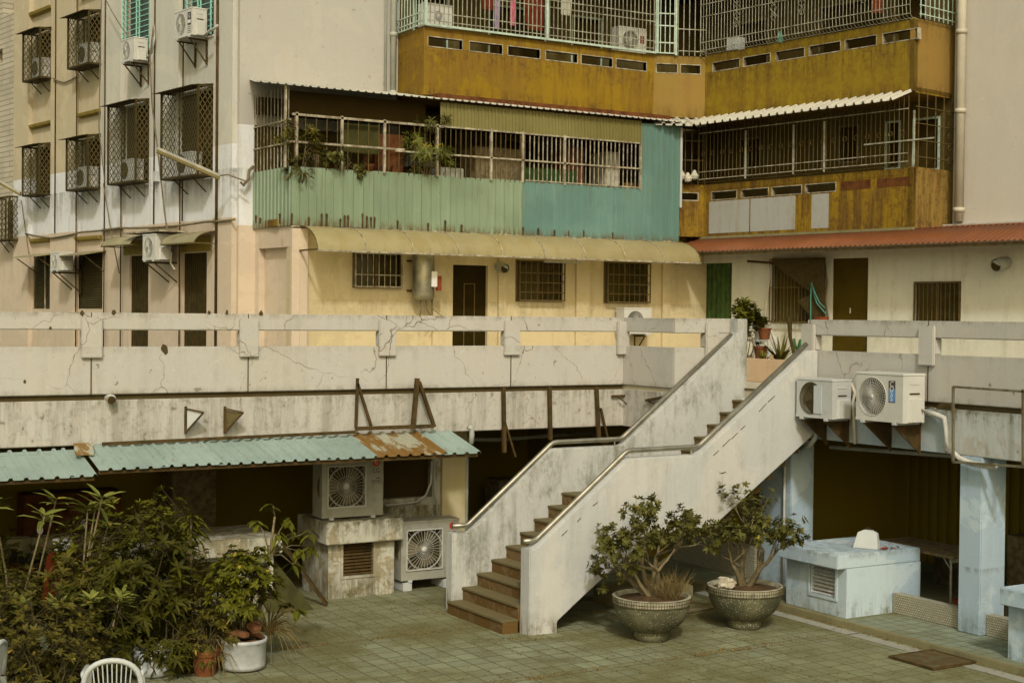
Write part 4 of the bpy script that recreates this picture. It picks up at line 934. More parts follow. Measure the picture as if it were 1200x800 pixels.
m_ = MB(); m_.disc(fpo.pt(a-.021,z-.016,.102), .046, 14); m_.build('mouth', M['dark'], r_)

# =================================================================== MACHINES
make_ac('upper grey machine with LG logo standing on the mossy vent box', (7.97,18.52,1.115), 0, .93, .82, .33, 'square', 'ac_dull', 'large machines under the metal roof', fx=.37, logo=True, r=.285)
make_ac('lower grey machine with red LG logo standing on the ground beside the stairs', (9.17,18.47,.155), 0, .93, .82, .33, 'square', 'ac_dull', 'large machines under the metal roof', fx=.37, logo=True, r=.285)
m_ = MB(); pass
for x_, lb in ((9.2,'left small white block under the lower machine'),(9.85,'right small white block under the lower machine')):
    m_ = MB(); m_.wbox(x_,x_+.14,18.45,18.85,0,.125); tag(m_.build('support_block', M['white_plastic'], origin=(x_,18.6,0), bevel=.01), lb, 'support block', 'blocks under the lower machine')
a0, z0 = -15.14, fr_.px(921, 486, .42)[1]; a1, z1 = fr_.px(958, 486, .5)
make_ac('grey-white parapet air conditioner with dark meshed fan and blank blue-grey panel', fr_.pt(a0, z0, .45), fr_.rot(), .70, .51, .34, 'mesh', 'ac_grey', 'air conditioners on the right parapet', brackets=2, panel=True, gap=.12, drop=.40, r=.215)
a0, z0 = fr_.px(1003, 491, .50)
make_ac('white parapet air conditioner with radial fan guard and blue label', fr_.pt(a0, z0, .50), fr_.rot(), .82, .60, .38, 'round', 'ac_white', 'air conditioners on the right parapet', brackets=2, badge=(.70,.84,.42,.88,'blue'), gap=.11, drop=.42, r=.245, fx=.29)
# white lagged pipe
pipe('lagged_pipe', 'thick white lagged pipe drooping from the groove past the blue column', wp(fr_, [(1083,482),(1098,486),(1107,490),(1109,502),(1110,516),(1115,529),(1126,538),(1140,543),(1155,546),(1168,546)], .10), .035, M['pipe_white'])
pipe('cable', 'thin cables looping out of the parapet groove beside the white machine', wp(fr_, [(1084,478),(1092,477),(1100,483),(1106,488)], .08), .010, M['cable'])
pipe('hose', 'short dark hose running down the side of the white parapet machine', wp(fr_, [(1068,455),(1072,466),(1078,478),(1083,482)], .20), .012, M['cable'])
pipe('hose', 'pale bundled pipes between the two parapet machines', wp(fr_, [(990,452),(998,450),(1002,460),(999,472),(1001,500),(1002,520)], .06), .022, M['pipe_cream'])
pipe('hose', 'grey elbow pipe tucked under the left parapet machine', wp(fr_, [(958,498),(956,512),(949,522),(938,525)], .05), .035, M['pipe_grey'])
# vent hole mound
m_ = MB(); a, z = fr_.px(1107, 478, .02); m_.prism([(a+.14*math.cos(t*.314), z-.02+.09*math.sin(t*.314)) for t in range(11)], fr_, .002, .02); tag(m_.build('broken_hole', M['groove'], origin=fr_.pt(a,z,0)), 'ragged dark hole broken into the right parapet', 'hole')
frame('empty rectangular steel frame hung on the right parapet', [((1117,453),(1117,541)),((1117,453),(1204,459)),((1117,541),(1204,547)),((1199,456),(1199,546))], .16, .028, 'framegrey', 'steel frame', 'sign_frame', fr_)

# =================================================================== BOWL PLANTERS
def bowl(label, x, y, s=1, drum=0):
    root = thing('bowl_planter', label, 'planter', (x,y,.004), 0, 'round pebbledash planters')
    m_ = MB(); m_.lathe([(.0,.0),(.215,.0),(.215,.09),(.20,.105),(.235,.115),(.315,.16),(.385,.225),(.432,.30),(.458,.38),(.468,.445)], (0,0,0), 40); m_.build('bowl', M['pebble'], root, local=True, smooth=True)
    m_ = MB(); m_.lathe([(.465,.445),(.478,.447),(.485,.52),(.482,.535),(.45,.54),(.43,.50),(.42,.45)], (0,0,0), 40); rim = m_.build('rim', M['rimtile'], root, local=True)
    m_ = MB()
    for k in range(90):
        a = 2*math.pi*k/90; c, s_ = math.cos(a), math.sin(a); m_.bar((.487*c,.487*s_,.45), (.487*c,.487*s_,.53), .004)
    for z in (.455,.49,.53): ring(m_, Vector((0,0,z)), Vector((1,0,0)), Vector((0,1,0)), .486, .003, 60)
    m_.build('rim_joints', M['groove'], rim, local=True)
    m_ = MB(); g = random.Random(int(x*10)); pr = []
    m_.lathe([(.0,.52),(.1,.535),(.2,.51),(.32,.50),(.44,.485)], (0,0,0), 24); m_.build('soil', M['soil'], root, local=True)
    return root
bowl('greenish pebbledash bowl planter with straw and bare stems in front of the stairs', 10.55, 14.35)
bowl('darker pebbledash bowl planter with soil and a pale rock, beside the blue vent box', 12.02, 14.35)
shrub('potted_shrub', 'gnarled wide shrub with sparse small leaves in the left bowl planter', (10.55,14.35,.5), 5, 4, .46, (.07,.030,.15), M['leaf_dull'], 23, spread=1.2, up=.16, cat='shrub', r=.045, nl=(7,10), lean=(-.22,.10), kids=(2,3), tipkeep=.6)
shrub('potted_shrub', 'denser upright shrub with small leaves in the right bowl planter', (12.02,14.35,.5), 4, 4, .47, (.07,.028,.18), M['leaf_dull'], 36, spread=1.0, up=.24, cat='shrub', r=.045, nl=(7,11), kids=(2,3), tipkeep=.7)
g = random.Random(3); m_ = MB(); tuft(m_, g, Vector((10.70,14.20,.5)), 330, .42, .15, .007, .05); tag(m_.build('dry_grass', M['twig'], origin=(10.72,14.22,.5)), 'clump of dry straw in the left bowl planter', 'dry grass', kind='stuff')
def rock(label, x, y, z, s, seed):
    bm = bmesh.new(); bmesh.ops.create_icosphere(bm, subdivisions=3, radius=s)
    for v in bm.verts:
        n = mnoise.noise(v.co*9/s*.12 + Vector((seed,0,0)))
        v.co *= 1 + .55*n + .3*mnoise.noise(v.co*22/s*.12+Vector((0,seed,0))); v.co.z *= .7
    me = bpy.data.meshes.new('rock'); bm.to_mesh(me); bm.free(); me.materials.append(M['rock']); o = bpy.data.objects.new('rock', me); COL.objects.link(o); o.location = (x,y,z); tag(o, label, 'rock')
rock('rough pale rock on the rim of the darker planter', 11.66,14.30,.60,.11,2)
m_ = MB(); m_.wbox(11.35,11.5,15.1,15.35,0,.10); tag(m_.build('white_block', M['white_plastic'], origin=(11.4,15.2,0), bevel=.01), 'small white block on the ground between the two bowl planters', 'block')
m_ = MB(); m_.bar((11.1,15.6,.32),(12.3,16.2,.30),.05,.02); m_.bar((11.6,15.3,.05),(13.0,15.6,.05),.05,.03); 
for lb, p_, q_ in (('upper weathered plank lying behind the two bowl planters',(11.1,15.6,.32),(12.3,16.2,.30)),('lower weathered plank on the ground behind the darker planter',(11.6,15.3,.03),(13.0,15.6,.03))):
    m_ = MB(); m_.bar(p_, q_, .06, .03); tag(m_.build('wood_plank', M['wood'], origin=p_), lb, 'plank')
m_ = MB(); m_.wbox(11.2,12.4,15.9,16.6,.0,.24); tag(m_.build('crate', M['mossy'], origin=(11.8,16.2,0), bevel=.01), 'low dark crate under the stair landing', 'crate')

# weeds in the joints
g = random.Random(12); m_ = MB()
cents = [(g.uniform(7.6,12.9), g.uniform(.08,.35)) for _ in range(9)]
for i in range(620):
    t = g.random()
    if t < .35:
        cx, cs = g.choice(cents); c = Vector((cx+g.gauss(0,cs), 13.37+g.gauss(0,.035), 0))
    elif t < .62: c = Vector((g.choice((10.9,11.6,12.2,5.9,6.6))+g.gauss(0,.25), g.choice((13.42,13.5))+g.gauss(0,.06) if g.random()<.6 else 15.94+g.gauss(0,.04), 0))
    elif t < .8: c = Vector((g.uniform(4.5,9.0), 15.94+g.gauss(0,.03), 0))
    else: c = Vector((9.1+g.gauss(0,.2), g.choice((15.1,16.9))+g.gauss(0,.08), 0))
    tuft(m_, g, c, 5, .05, .04, .008)
for i in range(250):
    c = Vector((13.08+g.gauss(0,.03), g.uniform(9,15.5), 0)); tuft(m_, g, c, 4, .05, .03, .008)
tag(m_.build('dry_weeds', M['straw'], origin=(10,14,0)), 'dry brown weeds in the courtyard paving joints', 'weeds', kind='stuff')
m_ = MB()
for i in range(1100):
    c = Vector((g.uniform(4,13), g.uniform(11,18), .006)); leaf(m_, c, Vector((g.uniform(-1,1),g.uniform(-1,1),.1)), Vector((0,0,1)), g.uniform(.02,.06), .02, 0)
tag(m_.build('leaf_litter', M['straw'], origin=(8,14,0)), 'scattered dry leaf litter on the courtyard tiles', 'leaf litter', kind='stuff')

# =================================================================== BACK APARTMENT BUILDING
M['fibre'] = M['canopy']
def translucent(m, col, f):
    t = m.node_tree; b = [n for n in t.nodes if n.type == 'BSDF_PRINCIPLED'][0]; o = [n for n in t.nodes if n.type == 'OUTPUT_MATERIAL'][0]
    tr = t.nodes.new('ShaderNodeBsdfTranslucent'); tr.inputs[0].default_value = (*col, 1); mx = t.nodes.new('ShaderNodeMixShader'); mx.inputs[0].default_value = f
    t.links.new(b.outputs[0], mx.inputs[1]); t.links.new(tr.outputs[0], mx.inputs[2]); t.links.new(mx.outputs[0], o.inputs[0])
translucent(M['canopy'], (.75,.64,.32), .36)
B = thing('apartment_building', 'old apartment block with brown balconies and cream ground floor behind the terrace', 'building', (15, 25.6, 2.9))
c1 = 23.6337
fg = FX(25.6); F1 = FD(c1); aC = -22.06
fq = FX(24.05); F1g = FD(c1-1.15)
Xc = (c1-1.15 + F1.n.y*24.05)/(-F1.n.x); aCg = Vector((Xc, 24.05, 0)).dot(DA)
DEND = -15.62
def hole(fr, x0, y0, x1, y1, o=0):
    a0, z1 = fr.px(x0, y0, o); a1, z0 = fr.px(x1, y1, o); return (a0, a1, z0, z1)
w1 = hole(fq,415,297,468,336); w2 = hole(fq,606,306,657,352); w3 = hole(fq,709,308,757,354); dr1 = hole(fq,531,310,571,399); dr1 = (dr1[0],dr1[1],2.9,dr1[3])
m_ = MB(); x358 = fq.px(358,330)[0]; x346 = 9.72; m_.wall(fq, x346, Xc+.1, 2.9, 5.46, -.2, 0, [w1, w2, w3, dr1]); m_.build('ground_floor_wall', M['cream'], B)
m_ = MB(); m_.box(fg, 9.28, 9.62, 2.9, 5.55, -.2, .10); m_.build('corner_pier', M['peach'], B)
fpr = Fr((9.60,25.5), (x346-9.60, 24.05-25.5)); ni = (fpr.px(303,330)[0], fpr.px(343,330)[0], 2.9, 5.12)
m_ = MB(); m_.wall(fpr, 0, 1.455, 2.9, 5.5, -.2, 0, [ni]); m_.build('corner_pier', M['peach'], B)
m_ = MB(); m_.box(fpr, ni[0]-.05, ni[1]+.05, 2.9, 5.12, -.25, -.12); m_.build('niche_back', M['peach'], B)
m_ = MB(); m_.box(fq, x346-.02, x358, 2.9, 5.44, .001, .10); m_.build('pilaster', M['peach'], B)
m_ = MB()
for x0, x1 in ((506,517),(583,592),(674,690),(775,784)):
    a0 = fq.px(x0,330)[0]; a1 = fq.px(x1,330)[0]; m_.box(fq, a0, a1, 2.9, 5.5, .001, .06)
m_.each('pilaster', M['cream'], B)
for i, w in enumerate((w1, w2, w3)): window(B, fq, *w, 0, 'bar_rust' if i == 0 else 'bar_brown', 8, (.35,) if i == 0 else (.2,.45,.7), .14 if i else .10)
m_ = MB(); a0,a1,z0,z1 = dr1; m_.box(fq, a0, a1, z0, z1, -.12, -.08); d_ = m_.build('door', M['door_dark'], B)
m_ = MB(); 
for a in (a0+.28, a1-.25): m_.box(fq, a-.008, a+.008, z0, z1-.35, -.078, -.066)
m_.box(fq, a0+.28, a1-.25, z1-.36, z1-.345, -.078, -.066); m_.each('door_moulding', M['bar_brown'], d_)
# right wing ground floor
gc = hole(F1g,815,309,857,372); gc = (gc[0],gc[1],2.9,gc[3]); rw1 = hole(F1g,907,305,965,377); rd = hole(F1g,975,303,1016,411); rd = (rd[0],rd[1],2.9,rd[3]); rw2 = hole(F1g,1073,332,1124,377)
m_ = MB(); m_.wall(F1g, aCg-.05, -6, 2.9, 5.5, -.2, 0, [gc, rw1, rd, rw2]); m_.build('ground_floor_wall', M['rwall'], B)
window(B, F1g, *rw1, 0, 'bar_brown', 14, (.55,), .12); window(B, F1g, *rw2, 0, 'bar_brown', 10, (), .03, frame='bar_brown')
m_ = MB(); m_.box(F1g, *rd[:2], rd[2], rd[3], -.10, -.05); d_ = m_.build('door', M['door_brown'], B)
m_ = MB(); am = (rd[0]+rd[1])/2; 
m_.box(F1g, am-.02, am+.0, 4.05, 4.15, -.048, -.04); m_.box(F1g, am-.04, am+.03, 3.82, 3.85, -.048, -.04); m_.build('letter_slot', M['label_white'], d_)
m_ = MB(); m_.tube([F1g.pt(rd[0]+.06,3.72,-.05),F1g.pt(rd[0]+.06,3.72,0),F1g.pt(rd[0]+.15,3.72,0)], .012, 6); m_.build('handle', M['steel'], d_)
# green sheet door
m_ = MB(); 
def Pg(u, v, h): return F1g.pt(gc[0]+u, gc[2]+(gc[3]-gc[2])*v, -.08+h)
corr_sheet(m_, Pg, gc[1]-gc[0], 1, .12, .02, 'wave'); m_.build('sheet_door', simple('dark_green_sheet',(.045,.085,.018),.6,0,.3,6), B)
# interior boxes behind openings
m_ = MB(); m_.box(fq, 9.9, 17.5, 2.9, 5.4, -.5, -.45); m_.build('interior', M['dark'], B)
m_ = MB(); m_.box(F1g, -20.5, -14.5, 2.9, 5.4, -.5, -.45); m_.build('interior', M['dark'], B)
# floors + upper walls
def room_floor(z0, z1, xa=12.5):
    m_ = MB(); m_.wbox(xa, 19.4, 24.45, 25.6, z0, z1); m_.box(F1, aC, DEND, z0, z1, 0, 1.15); return m_
room_floor(5.5, 5.62, 9.6).build('floor_slab', M['ochre'], B); room_floor(8.06, 8.16).build('floor_slab', M['ochre'], B); room_floor(10.75, 11.0).build('floor_slab', M['ochre'], B)
up1 = [(13.2,13.9,6.9,7.7),(15,15.9,5.62,7.5),(16.6,17.4,6.8,7.7), (12.9,13.6,8.2,10.2),(14.6,15.9,9.2,10.2),(16.6,17.3,8.2,10.2)]
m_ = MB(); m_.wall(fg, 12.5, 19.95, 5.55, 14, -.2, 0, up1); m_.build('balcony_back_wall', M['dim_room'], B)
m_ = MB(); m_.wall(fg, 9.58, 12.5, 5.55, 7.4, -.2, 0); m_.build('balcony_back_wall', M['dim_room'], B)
m_ = MB(); m_.box(fg, 9.28, 9.58, 5.55, 7.4, -.2, .1); m_.build('corner_strip', M['bandwhite'], B)
m_ = MB(); m_.wall(fg, 9.28, 12.5, 7.4, 14, -.2, .1); m_.build('blank_wall', M['blank'], B)
ur = [hole(F1,1072,142,1099,197), hole(F1,985,150,1005,188), hole(F1,868,165,890,195), hole(F1,1040,145,1053,196), (-20.9,-20.1,8.2,10.2),(-18.7,-17.2,9.2,10.2),(-16.9,-16.2,8.2,10.2)]
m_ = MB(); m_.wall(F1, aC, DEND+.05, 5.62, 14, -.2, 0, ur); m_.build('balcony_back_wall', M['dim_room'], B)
for h_ in up1:
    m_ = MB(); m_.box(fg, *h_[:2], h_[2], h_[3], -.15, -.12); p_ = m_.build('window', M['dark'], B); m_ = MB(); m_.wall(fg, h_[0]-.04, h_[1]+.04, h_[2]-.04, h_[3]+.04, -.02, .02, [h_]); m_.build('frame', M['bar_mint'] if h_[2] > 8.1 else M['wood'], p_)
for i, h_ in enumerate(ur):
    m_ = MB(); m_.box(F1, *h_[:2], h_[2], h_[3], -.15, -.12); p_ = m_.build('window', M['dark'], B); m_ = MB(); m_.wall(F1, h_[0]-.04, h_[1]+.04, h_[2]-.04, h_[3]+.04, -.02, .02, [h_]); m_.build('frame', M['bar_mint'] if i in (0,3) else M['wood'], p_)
m_ = MB(); m_.box(F1, DEND+.05, -6, 5.70, 14, -.2, .0); m_.build('return_wall', M['pale'], B)
# plain end wall to the right of the downpipe
aw = F1.px(1129, 150, .12)[0]
m_ = MB(); m_.box(F1, aw, -6, 5.72, 14, .002, .12); m_.build('plain_wall', M['blank_r'], B)
m_ = MB(); m_.box(F1, DEND-.3, -6, 5.62, 5.71, .0, .25); m_.build('ledge', M['parapet'], B)
# parapets of the balconies
P0 = Vector((12.5, 24.4, 0)); P1 = Vector((17.83, 24.4, 0)); aS = -(Vector((18.87,24.02,0)).dot(Vector((-DA.x,-DA.y,0))))
aS = Vector((18.87,24.02,0)).dot(DA)
P2_ = F1.pt(aS, 0, 1.2); PE = F1.pt(DEND, 0, 1.2)
fA = FX(24.4); fCh = Fr((17.83,24.4), (P2_-P1)[:2]); LCh = (P2_-P1).length; nD = -F1.n
fE = Fr(PE[:2], nD[:2]); fSide = Fr((12.5,25.6),(0,-1))
def slots(fr, xs, z0, z1, o=0):
    return [(fr.px(a,100 if z0 > 8 else 230,o)[0], fr.px(b,100 if z0 > 8 else 230,o)[0], z0, z1) for a, b in xs]
def trim(fr, hs, o, par):
    m_ = MB()
    for h in hs:
        w_ = .018; m_.wall(fr, h[0]-w_, h[1]+w_, h[2]-w_, h[3]+w_, o-.10, o+.006, [h])
    m_.build('slot_frame', M['bar_rust'], par)
sA = slots(fA, [(501,541),(550,588),(595,632),(639,676),(681,717),(722,757)], 9.0, 9.17)
m_ = MB(); m_.wall(fA, 12.5, 17.83, 8.08, 9.35, -.1, 0, sA); p_ = m_.build('balcony_parapet', M['ochre'], B); trim(fA, sA, 0, p_)
m_ = MB(); m_.box(fSide, 0, 1.195, 8.081, 9.349, -.1, .003); m_.build('balcony_parapet', M['ochre'], B)
sC = [(.06,.50,9.0,9.17),(.58,1.0,9.0,9.17)]
m_ = MB(); m_.wall(fCh, 0, LCh, 8.08, 9.35, -.1, 0, sC); p_ = m_.build('balcony_parapet', M['ochre_pale'], B); trim(fCh, sC, 0, p_)
sD = slots(F1, [(835,866),(871,902),(909,942),(948,984),(990,1026),(1034,1074)], 9.03, 9.2, 1.2)
m_ = MB(); m_.wall(F1, aS, DEND, 8.08, 9.38, 1.1, 1.2, sD); p_ = m_.build('balcony_parapet', M['ochre_patchy'], B); trim(F1, sD, 1.2, p_)
m_ = MB(); m_.box(fE, 0, 1.2, 8.08, 9.40, -.1, 0); m_.build('balcony_parapet', M['ochre_pale'], B)
# middle floor
sC2 = [(.3,.52,6.38,6.52),(.6,.98,6.38,6.52)]
m_ = MB(); m_.wall(fCh, -.6, LCh, 5.62, 6.70, -.1, 0, sC2); p_ = m_.build('balcony_parapet', M['ochre'], B); trim(fCh, sC2, 0, p_)
sD2 = slots(F1, [(834,863),(869,900),(905,939),(944,979)], 6.38, 6.53, 1.2)
m_ = MB(); m_.wall(F1, aS, DEND, 5.62, 6.70, 1.1, 1.2, sD2); p_ = m_.build('balcony_parapet', M['ochre'], B); trim(F1, sD2, 1.2, p_)
br_ = MB()
for a,b in ((985,1020),(1028,1066)):
    a_, b_ = F1.px(a,230,1.2)[0], F1.px(b,230,1.2)[0]
    for k in range(4): br_.box(F1, a_, b_, 6.38+.042*k, 6.415+.042*k, 1.2, 1.206)
br_.build('bricked_slot', M['darkred'], p_)
m_ = MB(); m_.box(fE, 0, 1.2, 5.62, 6.72, -.1, 0); m_.build('balcony_parapet', M['ochre_pale'], B)
for (a,b,yt) in ((831,878,0),(879.5,932,0),(951,971,0)):
    a_, b_ = F1.px(a,250,1.2)[0], F1.px(b,250,1.2)[0]
    m_ = MB(); m_.box(F1, a_, b_, 5.68, 6.34, 1.2, 1.204); m_.build('repair_patch', M['grey_patch'], p_)
m_ = MB(); m_.box(F1, aS-.1, DEND+.03, 5.57, 5.62, 1.15, 1.23); m_.build('ledge', M['mossy'], B)
# ------ balcony cages
cg = thing('balcony_cage', 'mint green barred cage over the upper left brown balcony', 'balcony cage', (15,24.35,9.38), 0, 'balcony cages')
m_ = MB(); vbars(m_, fA, 12.5, 17.78, 9.38, 10.9, .06, 54, .007); m_.build('bars', M['bar_light'], cg)
m_ = MB(); hbars(m_, fA, 12.5, 17.8, (9.47,9.62,10.02,10.16,10.5), .06, .008); m_.build('cross_bars', M['bar_light'], cg)
m_ = MB(); hbars(m_, fA, 12.48, 17.83, (9.385,), .065, .02)
for x in (497,639,768): 
    a = fA.px(x,30)[0]; m_.box(fA, a-.025, a+.025, 9.38, 10.9, .04, .09)
m_.build('frame', M['bar_mint'], cg)
m_ = MB(); vbars(m_, fSide, .1, 1.2, 9.38, 10.9, .05, 9, .007); hbars(m_, fSide, 0, 1.24, (9.385,9.47,9.62,10.1), .05, .010); m_.build('side_bars', M['bar_mint'], cg)
m_ = MB(); vbars(m_, fCh, .02, .42, 9.38, 10.9, .05, 4, .008); hbars(m_, fCh, 0, .45, (9.39,9.6,9.95,10.2), .05, .012); m_.box(fCh,.43,.47,9.35,10.9,.02,.08); m_.build('corner_bars', M['bar_mint'], cg)
cg = thing('balcony_cage', 'pale bulging barred cage over the upper right brown balcony', 'balcony cage', tuple(F1.pt(-19, 9.38, 1.2)), 0, 'balcony cages')
m_ = MB(); n = 62
for i in range(n+1):
    a = aS + (DEND-aS)*i/n; m_.tube([F1.pt(a,9.40,1.2),F1.pt(a,9.39,1.28),F1.pt(a,9.44,1.34),F1.pt(a,9.60,1.36),F1.pt(a,10.9,1.36)], .007, 4, False)
m_.build('bars', M['bar_light'], cg)
m_ = MB(); hbars(m_, F1, aS, DEND, (9.46,9.62,10.15,10.4), 1.365, .007); m_.build('cross_bars', M['bar_light'], cg)
m_ = MB()
for x in (864,907,940,1012):
    a = F1.px(x,20,1.36)[0]; 
    for k in range(3): 
        zc = 9.95+.16*k; m_.bar(F1.pt(a-.09,zc-.08,1.375), F1.pt(a+.09,zc+.08,1.375), .008); m_.bar(F1.pt(a-.09,zc+.08,1.375), F1.pt(a+.09,zc-.08,1.375), .008)
    ring(m_, F1.pt(a,9.85,1.375), F1.A, Vector((0,0,1)), .05, .006)
m_.build('scrollwork', M['bar_light'], cg)
m_ = MB(); vbars(m_, fE, .1, 1.1, 9.4, 10.9, .05, 7, .008); hbars(m_, fE, 0, 1.2, (9.46,9.62), .1, .008); m_.build('end_bars', M['bar_mint'], cg)
m_ = MB(); vbars(m_, fCh, .5, LCh, 9.35, 10.9, .04, 5, .008); hbars(m_, fCh, .5, LCh, (9.45,9.9), .04, .009); m_.build('corner_bars', M['bar_light'], cg)
cg = thing('balcony_cage', 'dull rusty barred cage with small rings over the middle right balcony', 'balcony cage', tuple(F1.pt(-19, 6.72, 1.2)), 0, 'balcony cages')
m_ = MB(); n = 50
for i in range(n+1):
    a = aS + (DEND-aS)*i/n; m_.tube([F1.pt(a,6.74,1.2),F1.pt(a,6.73,1.3),F1.pt(a,6.80,1.35),F1.pt(a,7.98,1.35)], .0065, 4, False)
m_.build('bars', M['bar_brown'], cg)
m_ = MB()
for i in range(20):
    a = aS + (DEND-aS)*(i+.5)/20; ring(m_, F1.pt(a, 7.32, 1.36), F1.A, Vector((0,0,1)), .045, .007, 8)
m_.each('ring_ornament', M['bar_brown'], cg)
m_ = MB(); hbars(m_, F1, aS, DEND, (6.80,6.95,7.75), 1.355, .008); m_.build('cross_bars', M['bar_rust'], cg)
m_ = MB()
for x, ya, yb in ((874,170,205),(930,165,203),(1071,118,195),(966,150,200)):
    a = F1.px(x,180,1.35)[0]; m_.box(F1, a-.013, a+.013, 6.74, 7.7, 1.34, 1.37)
m_.box(F1, F1.px(1013,175,1.36)[0], F1.px(1095,170,1.36)[0], 7.16, 7.185, 1.365, 1.38)
m_.each('post', M['bar_light'], cg)
m_ = MB(); vbars(m_, fE, .1, 1.15, 6.72, 8.05, .04, 4, .007); hbars(m_, fE, 0, 1.2, (6.9,7.2,7.5,7.8), .05, .007)
for k in range(5): ring(m_, fE.pt(1.05, 6.9+.22*k, .06), fE.A, Vector((0,0,1)), .05, .007)
m_.build('end_bars', M['bar_brown'], cg)
m_ = MB(); vbars(m_, fCh, -.3, LCh, 6.7, 7.9, .04, 10, .007); hbars(m_, fCh, -.3, LCh, (6.8,7.2,7.6), .04, .007); m_.build('corner_bars', M['bar_brown'], cg)
bg_ = thing('stored_bags', 'pale plastic bags tied on the sill at the left end of the middle right balcony', 'bags', tuple(fCh.pt(.5,6.74,.05)))
m_ = MB(); g = random.Random(5)
for k in range(5): m_.lathe([(0,-.09),(.07,-.06),(.09,0),(.05,.07),(.02,.12)], fCh.pt(.3+.14*k, 6.83+g.uniform(-.02,.04), .10+g.uniform(0,.05)), 8)
m_.build('bags', M['cloth_pale'], bg_)

# ------ awnings
aw_ = thing('corrugated_awning', 'white corrugated awning over the middle right balcony', 'awning', tuple(F1.pt(-19, 8.0, 1.2)))
def Pw(u, v, h): return F1.pt(aS-.15+u, 7.86+.22*v+h, 1.78-.6*v)
m_ = MB(); corr_sheet(m_, Pw, DEND-aS+.1, 1, .2, .05); m_.build('sheet', M['sheet_white'], aw_)
def Pw2(u, v, h): return fCh.pt(-.1+u, 7.84+.22*v+h, .55-.6*v)
m_ = MB(); corr_sheet(m_, Pw2, LCh-.05, 1, .2, .05); m_.build('sheet', M['sheet_white'], aw_)
rt = thing('tiled_awning', 'red corrugated tile awning above the right ground floor doors', 'awning', tuple(F1.pt(-18, 5.5, .4)))
def Pr(u, v, h): return F1.pt(aC-.3+u, 5.36+.24*v+h, 1.75-.6*v)
zf_ = F1.px(1000, 289, 1.95)[1]
def Pr(u, v, h): return F1.pt(-23.2+u, zf_+(5.575-zf_)*v+h, 1.95-.78*v)
m_ = MB(); corr_sheet(m_, Pr, 16, 1, .11, .03, 'wave'); m_.build('tile_sheet', M['tile_red'], rt, smooth=True)
m_ = MB(); corr_sheet(m_, lambda u,v,h: F1.pt(DEND-.02+u, 5.575+.09*v+h, 1.17-1.04*v), 8.4, 1, .11, .03, 'wave'); m_.build('tile_sheet', M['tile_red'], rt, smooth=True)
m_ = MB(); m_.box(F1, -22, -8, zf_-.06, zf_-.005, 1.78, 1.82); m_.build('purlin', M['wood'], rt)
cn = thing('long_awning', 'long yellowed curved fibreglass awning above the cream ground floor wall', 'awning', (14, 23.6, 5.2))
m_ = MB(); na = 10; v = []; a0c, a1c = 9.85, 18.15
cols = 34
for i in range(cols+1):
    x = a0c + (a1c-a0c)*i/cols
    for k in range(na+1):
        t = math.pi/2*k/na; v.append((x, 24.0-.82*math.sin(t), 5.04+.44*math.cos(t)))
f = [(i*(na+1)+k, i*(na+1)+k+1, (i+1)*(na+1)+k+1, (i+1)*(na+1)+k) for i in range(cols) for k in range(na)]
m_.add(v, f); m_.build('fibreglass_sheet', M['canopy'], cn, smooth=True)
for j in range(10):
    x = a0c + (a1c-a0c)*j/9; m_ = MB(); m_.tube([(x, 24.0-.835*math.sin(math.pi/2*k/8), 5.035+.452*math.cos(math.pi/2*k/8)) for k in range(9)], .010, 6); 
    if j in (0, 9): m_.bar((x,23.97,5.05),(x,23.17,5.05),.03); m_.bar((x,23.98,5.04),(x,23.98,5.48),.03)
    m_.build('rib', M['bar_brown'] if j in (0,9) else M['bar_rust'], cn)
m_ = MB(); m_.bar((a0c,23.17,5.03),(a1c,23.17,5.03),.03); m_.bar((a0c,24.0,5.47),(a1c,24.0,5.47),.035); m_.build('edge_bar', M['bar_rust'], cn)

# ------ green sheet enclosure
E = thing('sheet_metal_enclosure', 'balcony enclosed with pale green and teal corrugated sheets and rusty bars', 'balcony enclosure', (14, 24.0, 5.5))
fgr = FX(24.0)
def sheet(x0, x1, z0, z1, mat, pitch=.17, fr=fgr, dep=.022, o=0):
    m_ = MB(); corr_sheet(m_, lambda u, v, h: fr.pt(x0+u, z0+(z1-z0)*v, o+h), x1-x0, 1, pitch, dep); m_.build('cladding_sheet', M[mat], E)
g = random.Random(66)
for k in range(6): sheet(9.70+.79*k, 9.70+.79*(k+1)+.02, 5.49+g.uniform(-.02,.015), 6.53+g.uniform(-.01,.015), 'sheet_green', g.choice((.15,.18,.2)), o=.004*(k%2))
for k in range(4): sheet(14.42+.705*k, 14.42+.705*(k+1)+.02, 5.46+g.uniform(-.015,.015), 6.53, 'sheet_teal', .14, o=.006+.004*(k%2))
sheet(17.23, 18.22, 5.46, 7.86, 'sheet_teal', .15, o=.004)
fret = Fr((9.56,25.6), (9.69-9.56, 24.0-25.6)); sheet(0, 1.6, 5.49, 6.53, 'sheet_green', .14, fret)
frr = Fr((18.21,24.0), (0.02,1.5)); 
m_ = MB(); m_.box(Fr((18.21,25.5),(0,-1)), 0, 1.5, 5.5, 7.86, -.01, .01); m_.build('end_sheet', M['sheet_teal'], E)
m_ = MB(); m_.box(fgr, 18.22, 18.27, 6.2, 7.84, -.02, .03); m_.build('corner_strip', M['white_plastic'], E)
sheet(12.65, 17.24, 7.46, 7.90, 'sheet_olive', .075, dep=.02)
m_ = MB(); m_.wbox(9.6, 18.2, 25.3, 25.5, 7.6, 7.9); m_.build('beam', M['dark'], E)
m_ = MB(); m_.wbox(9.72, 12.55, 24.4, 24.45, 7.5, 7.92); m_.build('valance', M['dark'], E)
